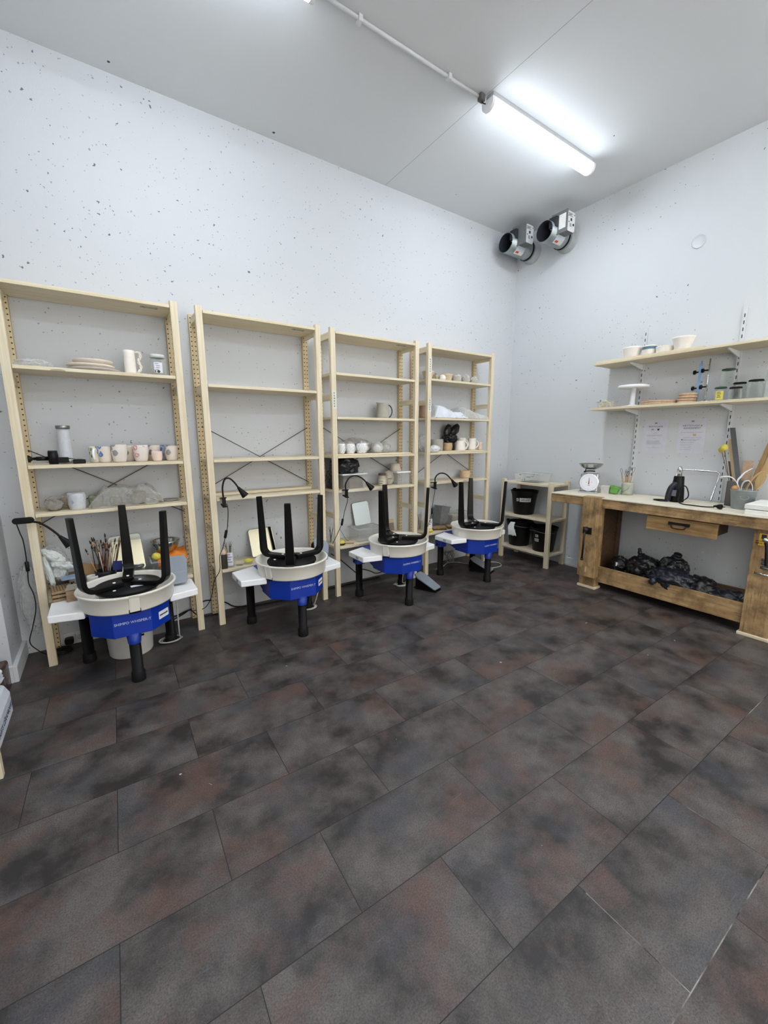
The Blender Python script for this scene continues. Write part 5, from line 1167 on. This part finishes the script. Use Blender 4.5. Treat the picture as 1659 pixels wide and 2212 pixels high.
# zinc bucket with tools, dark pot behind it
t = thing('zinc_bucket', 'zinc bucket full of ribs and wooden tools on the workbench', 'bucket', (-.26, -2.385, BZ))
G().lathe([(1e-4, 0), (.060, 0), (.0615, .004), (.077, .135), (.081, .138), (.081, .143), (.076, .143), (.059, .006), (1e-4, .005)], 40).make('body', galv, t)
G().lathe([(.016, 0), (.018, .0015), (.02, 0)], 24, face((-.0655, -.025, .09), -1, -.35) @ Matrix.Diagonal((1.3, .8, 1, 1))).make('embossed_oval', galv, t)
ribs = [('white curved rib reaching left from the zinc bucket', white, [(0, .02, .12), (-.01, .035, .17), (-.01, .067, .217), (-.01, .11, .232), (-.01, .152, .221)], .015),
        ('white curved rib reaching up and right from the zinc bucket', white, [(0, .03, .12), (-.01, .043, .198), (-.01, .028, .235), (-.01, .006, .27), (-.01, -.032, .30)], .015),
        ('small white curved rib low in the zinc bucket', M('grey_white', (206, 204, 196), .5), [(-.02, .015, .12), (-.03, .005, .193), (-.03, -.028, .21), (-.03, -.05, .175), (-.03, -.056, .13)], .012),
        ('tan bent wooden tool curving from the zinc bucket', M('tan_rib', (198, 158, 110), .5), [(-.01, -.005, .12), (-.01, -.039, .223), (-.01, -.084, .276), (-.01, -.107, .271), (-.01, -.114, .236), (-.01, -.095, .185), (-.01, -.058, .13)], .015)]
for lb, mt, pts, w in ribs:
    o = G().bar(spline(pts, 6), [w*(1 if i < 12 else max(.35, 1-(i-12)*.06)) for i in range((len(pts)-1)*6+1)], .004, (.5, .4, .3)).make('clay_rib', mt, None, 0, (-.26, -2.385, BZ)); tag(o, lb, 'clay tool', 'ribs in the zinc bucket')
t = thing('sea_sponge', 'small tan sea sponge at the left rim of the zinc bucket', 'sponge', (-.28, -2.335, BZ+.15))
G().blob((0, 0, 0), (.02, .02, .018), 5, .4, 3, 3).make('sponge', M('sea_sponge', (196, 148, 92), .9), t)
t = thing('dark_pot', 'dark grey square pot behind the zinc bucket holding rulers', 'pot', (-.13, -2.33, BZ)); 
q = G()
for a, b, c_, d_ in ((-.05, .05, -.075, -.07), (-.05, .05, .07, .075), (-.05, -.045, -.07, .07), (.045, .05, -.07, .07)): q.box(a, b, c_, d_, 0, .19)
q.box(-.05, .05, -.075, .075, 0, .006); q.make('body', M('pot_taupe', (92, 86, 82), .6), t, .002)
flat = [('steel ruler standing in the dark pot, tallest of the sticks', M('ruler_grey', (84, 86, 88), .5), (-.145, -2.352), (-.03, -2.198), .595, .034, .004),
        ('light wooden strip behind the steel ruler', M('strip_wood', (206, 180, 142), .6), (-.120, -2.315), (-.032, -2.198), .505, .034, .005),
        ('dark thin stick left of the steel ruler', M('stick_dark', (62, 54, 50), .6), (-.14, -2.305), (-.07, -2.218), .335, .012, .006),
        ('brown fibreboard panel in the dark pot', cork, (-.10, -2.34), (-.05, -2.332), .345, .062, .005),
        ('pale wooden slat leaning right out of the dark pot', wood('slat_a', 'z', lin((206, 178, 130)), lin((182, 150, 102)), .2), (-.125, -2.372), (-.09, -2.50), .46, .045, .006),
        ('dark edged wooden slat leaning far right', wood('slat_b', 'z', lin((196, 160, 106)), lin((150, 112, 66)), .2), (-.11, -2.355), (-.045, -2.455), .54, .034, .008)]
for lb, mt, a, b, L, w, th in flat:
    p0 = Vector((a[0], a[1], BZ+.012)); d = (Vector((b[0], b[1], BZ+L))-p0); 
    o = G().bar([(0, 0, 0), d], w, th, (0, 1, 0)).make('stick', mt, None, .001, p0); tag(o, lb, 'stick', 'sticks in the dark pot')
t = thing('dried_flower', 'yellow ball-headed sponge stick leaning left from the dark pot', 'sponge stick', (-.15, -2.30, BZ+.012))
G().tube([(0, 0, 0), (.05, .112, .41)], .003, 6).make('stem', M('stem_brown', (112, 92, 70), .6), t)
G().blob((.052, .116, .43), (.024, .024, .026), 2, .06, 3).make('ball_head', yellow, t)
t = thing('dried_flower', 'small yellow tufted stick behind the ball-headed one', 'sponge stick', (-.135, -2.31, BZ+.012))
G().tube([(0, 0, 0), (.055, .145, .40)], .0028, 6).make('stem', M('stem_grey', (126, 116, 100), .6), t)
G().blob((.055, .149, .412), (.014, .018, .022), 9, .4, 3, 3).make('tuft', M('tuft_yellow', (206, 186, 88), .9), t)
for i in range(2):
    o = G().box(-.17, .17, -.20, .20, 0, .034).make('plaster_slab', plasterm, None, .004, (-.36+.004*i, -2.672+.004*i, BZ+i*.038)); tag(o, ('white plaster slab at the bottom of the pair on the workbench', 'white plaster slab on top of the pair on the workbench')[i], 'plaster slab', 'plaster slabs on the workbench')

# ------------------------------------------------------------------ floor level: bucket, cables, sockets, bags
t = thing('white_bucket', 'white plastic bucket on the floor under the nearest wheel', 'bucket', (-4.112, -.33, 0))
G().lathe([(1e-4, 0), (.122, 0), (.126, .006), (.138, .24), (.143, .245), (.143, .262), (.136, .262), (.120, .008), (1e-4, .006)], 40).make('body', M('bucket_white', (214, 212, 206), .5, var=.04), t)
t = thing('clear_tub', 'clear plastic tub behind the white bucket under the nearest wheel', 'tub', (-3.93, -.11, 0))
openbox(t, .14, .14, .16, plastic, .85)
t = thing('wall_socket', 'double white wall socket with a black plug low behind the nearest wheel', 'wall socket', (-4.455, 0, .045), 0)
for dx in (0, .06): G().prism(rrect(.066, .085, .006), 0, .010, face((dx, 0, 0), 0, -1)).make('plate', WPLAIN, t, .002)
G().cyl(.019, .010, .014, 20, face((.06, 0, 0), 0, -1)).make('outlet', M('outlet_grey', (170, 168, 160), .5), t)
o = G().prism(rrect(.05, .045, .012), 0, .035, face((-4.458, -.0125, .040), 0, -1)).make('black_plug', black, None, .004); tag(o, 'black plug pushed into the double wall socket', 'plug')
t = thing('light_switch', 'white switch box at the left edge on the wall pier', 'switch', (-4.655 if 0 else -4.72, -.36, 1.16))
G().box(-.07, .005, -.035, 0, -.045, .04).make('box', WPLAIN, t, .004)
def coil(label, c, r, n, seed, extra, r2=.0042, mat=None):
    rd = random.Random(seed); pts = []
    for i in range(n*14+1):
        a = 2*pi*i/14; k = 1+.14*sin(i*.37+seed); pts.append((c[0]+r*k*cos(a)*(1+.04*(i//14)), c[1]+r*k*sin(a)*.8, .005+.006*(i/14)*.55))
    pts = [Vector(p) for p in extra[0]] + pts + [Vector(p) for p in extra[1]]
    o = G().tube(spline(pts, 2), r2, 7).make('pedal_cable', mat or cable_w); return tag(o, label, 'cable')
coil("pale cable coiled round a rear leg of the nearest wheel", (-3.875, -.335), .062, 3, 1, ([], [(-3.83, -.41, .06), (-3.83, -.43, .25), (-3.825, -.40, .395)]))
coil("pale cable coiled round a rear leg of the second wheel", (-2.857, -.368), .062, 3, 2, ([], [(-2.83, -.42, .04), (-2.80, -.45, .17), (-2.81, -.44, .30)]))
coil("pale cable coiled round a rear leg of the third wheel", (-1.897, -.363), .062, 3, 3, ([(-1.98, -.35, .02)], [(-1.93, -.43, .05), (-1.99, -.52, .19), (-2.0, -.55, .285)]))
o = G().tube(spline([(-1.31, -.20, .005), (-1.17, -.16, .006), (-1.05, -.10, .006), (-.95, -.15, .006), (-.88, -.30, .006), (-.75, -.34, .005), (-.62, -.36, .005), (-.585, -.44, .005), (-.66, -.52, .005), (-.80, -.51, .005), (-.9, -.47, .008)], 6), .0045, 7).make('pedal_cable', cable_w); tag(o, 'pale cable looping over the floor behind the farthest wheel', 'cable')
q = []
for i in range(60):
    a = i*.7; q.append((-1.06+.06*cos(a)*(1+.3*sin(i*.9)), -.14+.03*sin(a*1.3), .085+.065*sin(a*.93+1)))
o = G().tube(q, .0035, 6).make('cable_tangle', M('grey_cable', (120, 120, 116), .5)); tag(o, 'tangled bundle of grey cable hanging behind the farthest wheel', 'cable')
o = G().tube(spline([(-4.02, -.012, .03), (-3.81, -.02, .045), (-3.74, -.02, .062), (-3.67, -.02, .08), (-3.61, -.02, .115), (-3.55, -.02, .115), (-3.50, -.02, .09), (-3.43, -.02, .068), (-3.34, -.03, .012), (-3.1, -.08, .006), (-2.8, -.09, .006)], 6), .005, 8).make('power_cable', black); tag(o, 'black power cable sagging along the wall between the first two units', 'cable')
o = G().tube(spline([(-4.0, -.06, .006), (-3.88, -.04, .01), (-3.76, -.035, .05), (-3.70, -.035, .075), (-3.66, -.035, .03), (-3.6, -.05, .006), (-3.45, -.07, .006)], 6), .0045, 8).make('power_cable', black); tag(o, 'second black cable crossing behind the first unit right post', 'cable')
o = G().tube(spline([(-2.46, -.012, .32), (-2.368, -.012, .251), (-2.234, -.012, .125), (-2.182, -.012, .078), (-2.14, -.012, .10), (-2.102, -.012, .10), (-2.021, -.012, .066), (-1.949, -.012, .03), (-1.85, -.02, .035), (-1.75, -.05, .006)], 6), .0042, 8).make('power_cable', black); tag(o, 'black cable trailing down the wall behind the third wheel', 'cable')
o = G().tube(spline([(-2.55, -.06, .006), (-2.35, -.075, .006), (-2.1, -.06, .006), (-1.95, -.07, .006)], 6), .005, 8).make('power_cable', black); tag(o, 'black cable lying on the floor along the wall behind the third wheel', 'cable')
q = [(-4.52+.055*cos(i*.55)+.004*i*.3, -.13+.05*sin(i*.55), .006+.0007*i) for i in range(30)]
o = G().tube(q, .0045, 7).make('power_cable', black); tag(o, 'black cable coiled on the floor behind the leftmost post', 'cable')
# left edge: shelf post, clay bags, brown block
t = thing('clay_shelf', 'low pine platform carrying clay sacks at the left edge of the photo', 'platform', (-5.08, -1.262, 0))
for px, py in ((.415, 0), (0, 0), (.30, .40), (0, .40)): G().box(px, px+.044, py, py+.034, 0, .10).make('post', pine['z'], t, .002)
G().prism([(0, 0), (.459, 0), (.459, .03), (.39, .06), (.35, .434), (0, .434)], .10, .122).make('shelf', pine['y'], t, .0015)
t = thing('clay_bag', 'white sack printed with blue lettering, lower one at the left edge', 'sack', (-4.80, -1.165, .123), 0, 'clay sacks at the left edge')
G().prism(rrect(.40, .36, .05, 5), 0, .185).make('sack', M('sack_white', (206, 210, 218), .4, var=.06, scale=10, bump=.5, bscale=18), t, .05)
letters('lettering', 'PRODUITS CÉRAMIQUES', .034, M('sack_print', (70, 78, 112), .6), t, face((.2006, -.04, .09), 1, 0), .92)
t = thing('clay_bag', 'crumpled white sack lying on top of the printed one', 'sack', (-4.80, -1.13, .31), 0, 'clay sacks at the left edge')
G().blob((0, 0, .07), (.20, .16, .085), 91, .14, 5, 2.3, None, .069, True).make('sack', M('sack_white2', (206, 210, 220), .4, var=.08, scale=10, bump=.7, bscale=18), t)
G().blob((.06, .10, .13), (.06, .10, .04), 93, .3, 4, 2.5, None, None, True).make('loose_top', wrap, t)
o = G().prism([(-.38, -.17), (0, -.17), (0, .155), (-.38, .155)], 0, .165).make('brown_block', redbr, None, .012, (-4.705, -.565, 0)); tag(o, 'dark brown film-wrapped block standing against the wall pier', 'block')
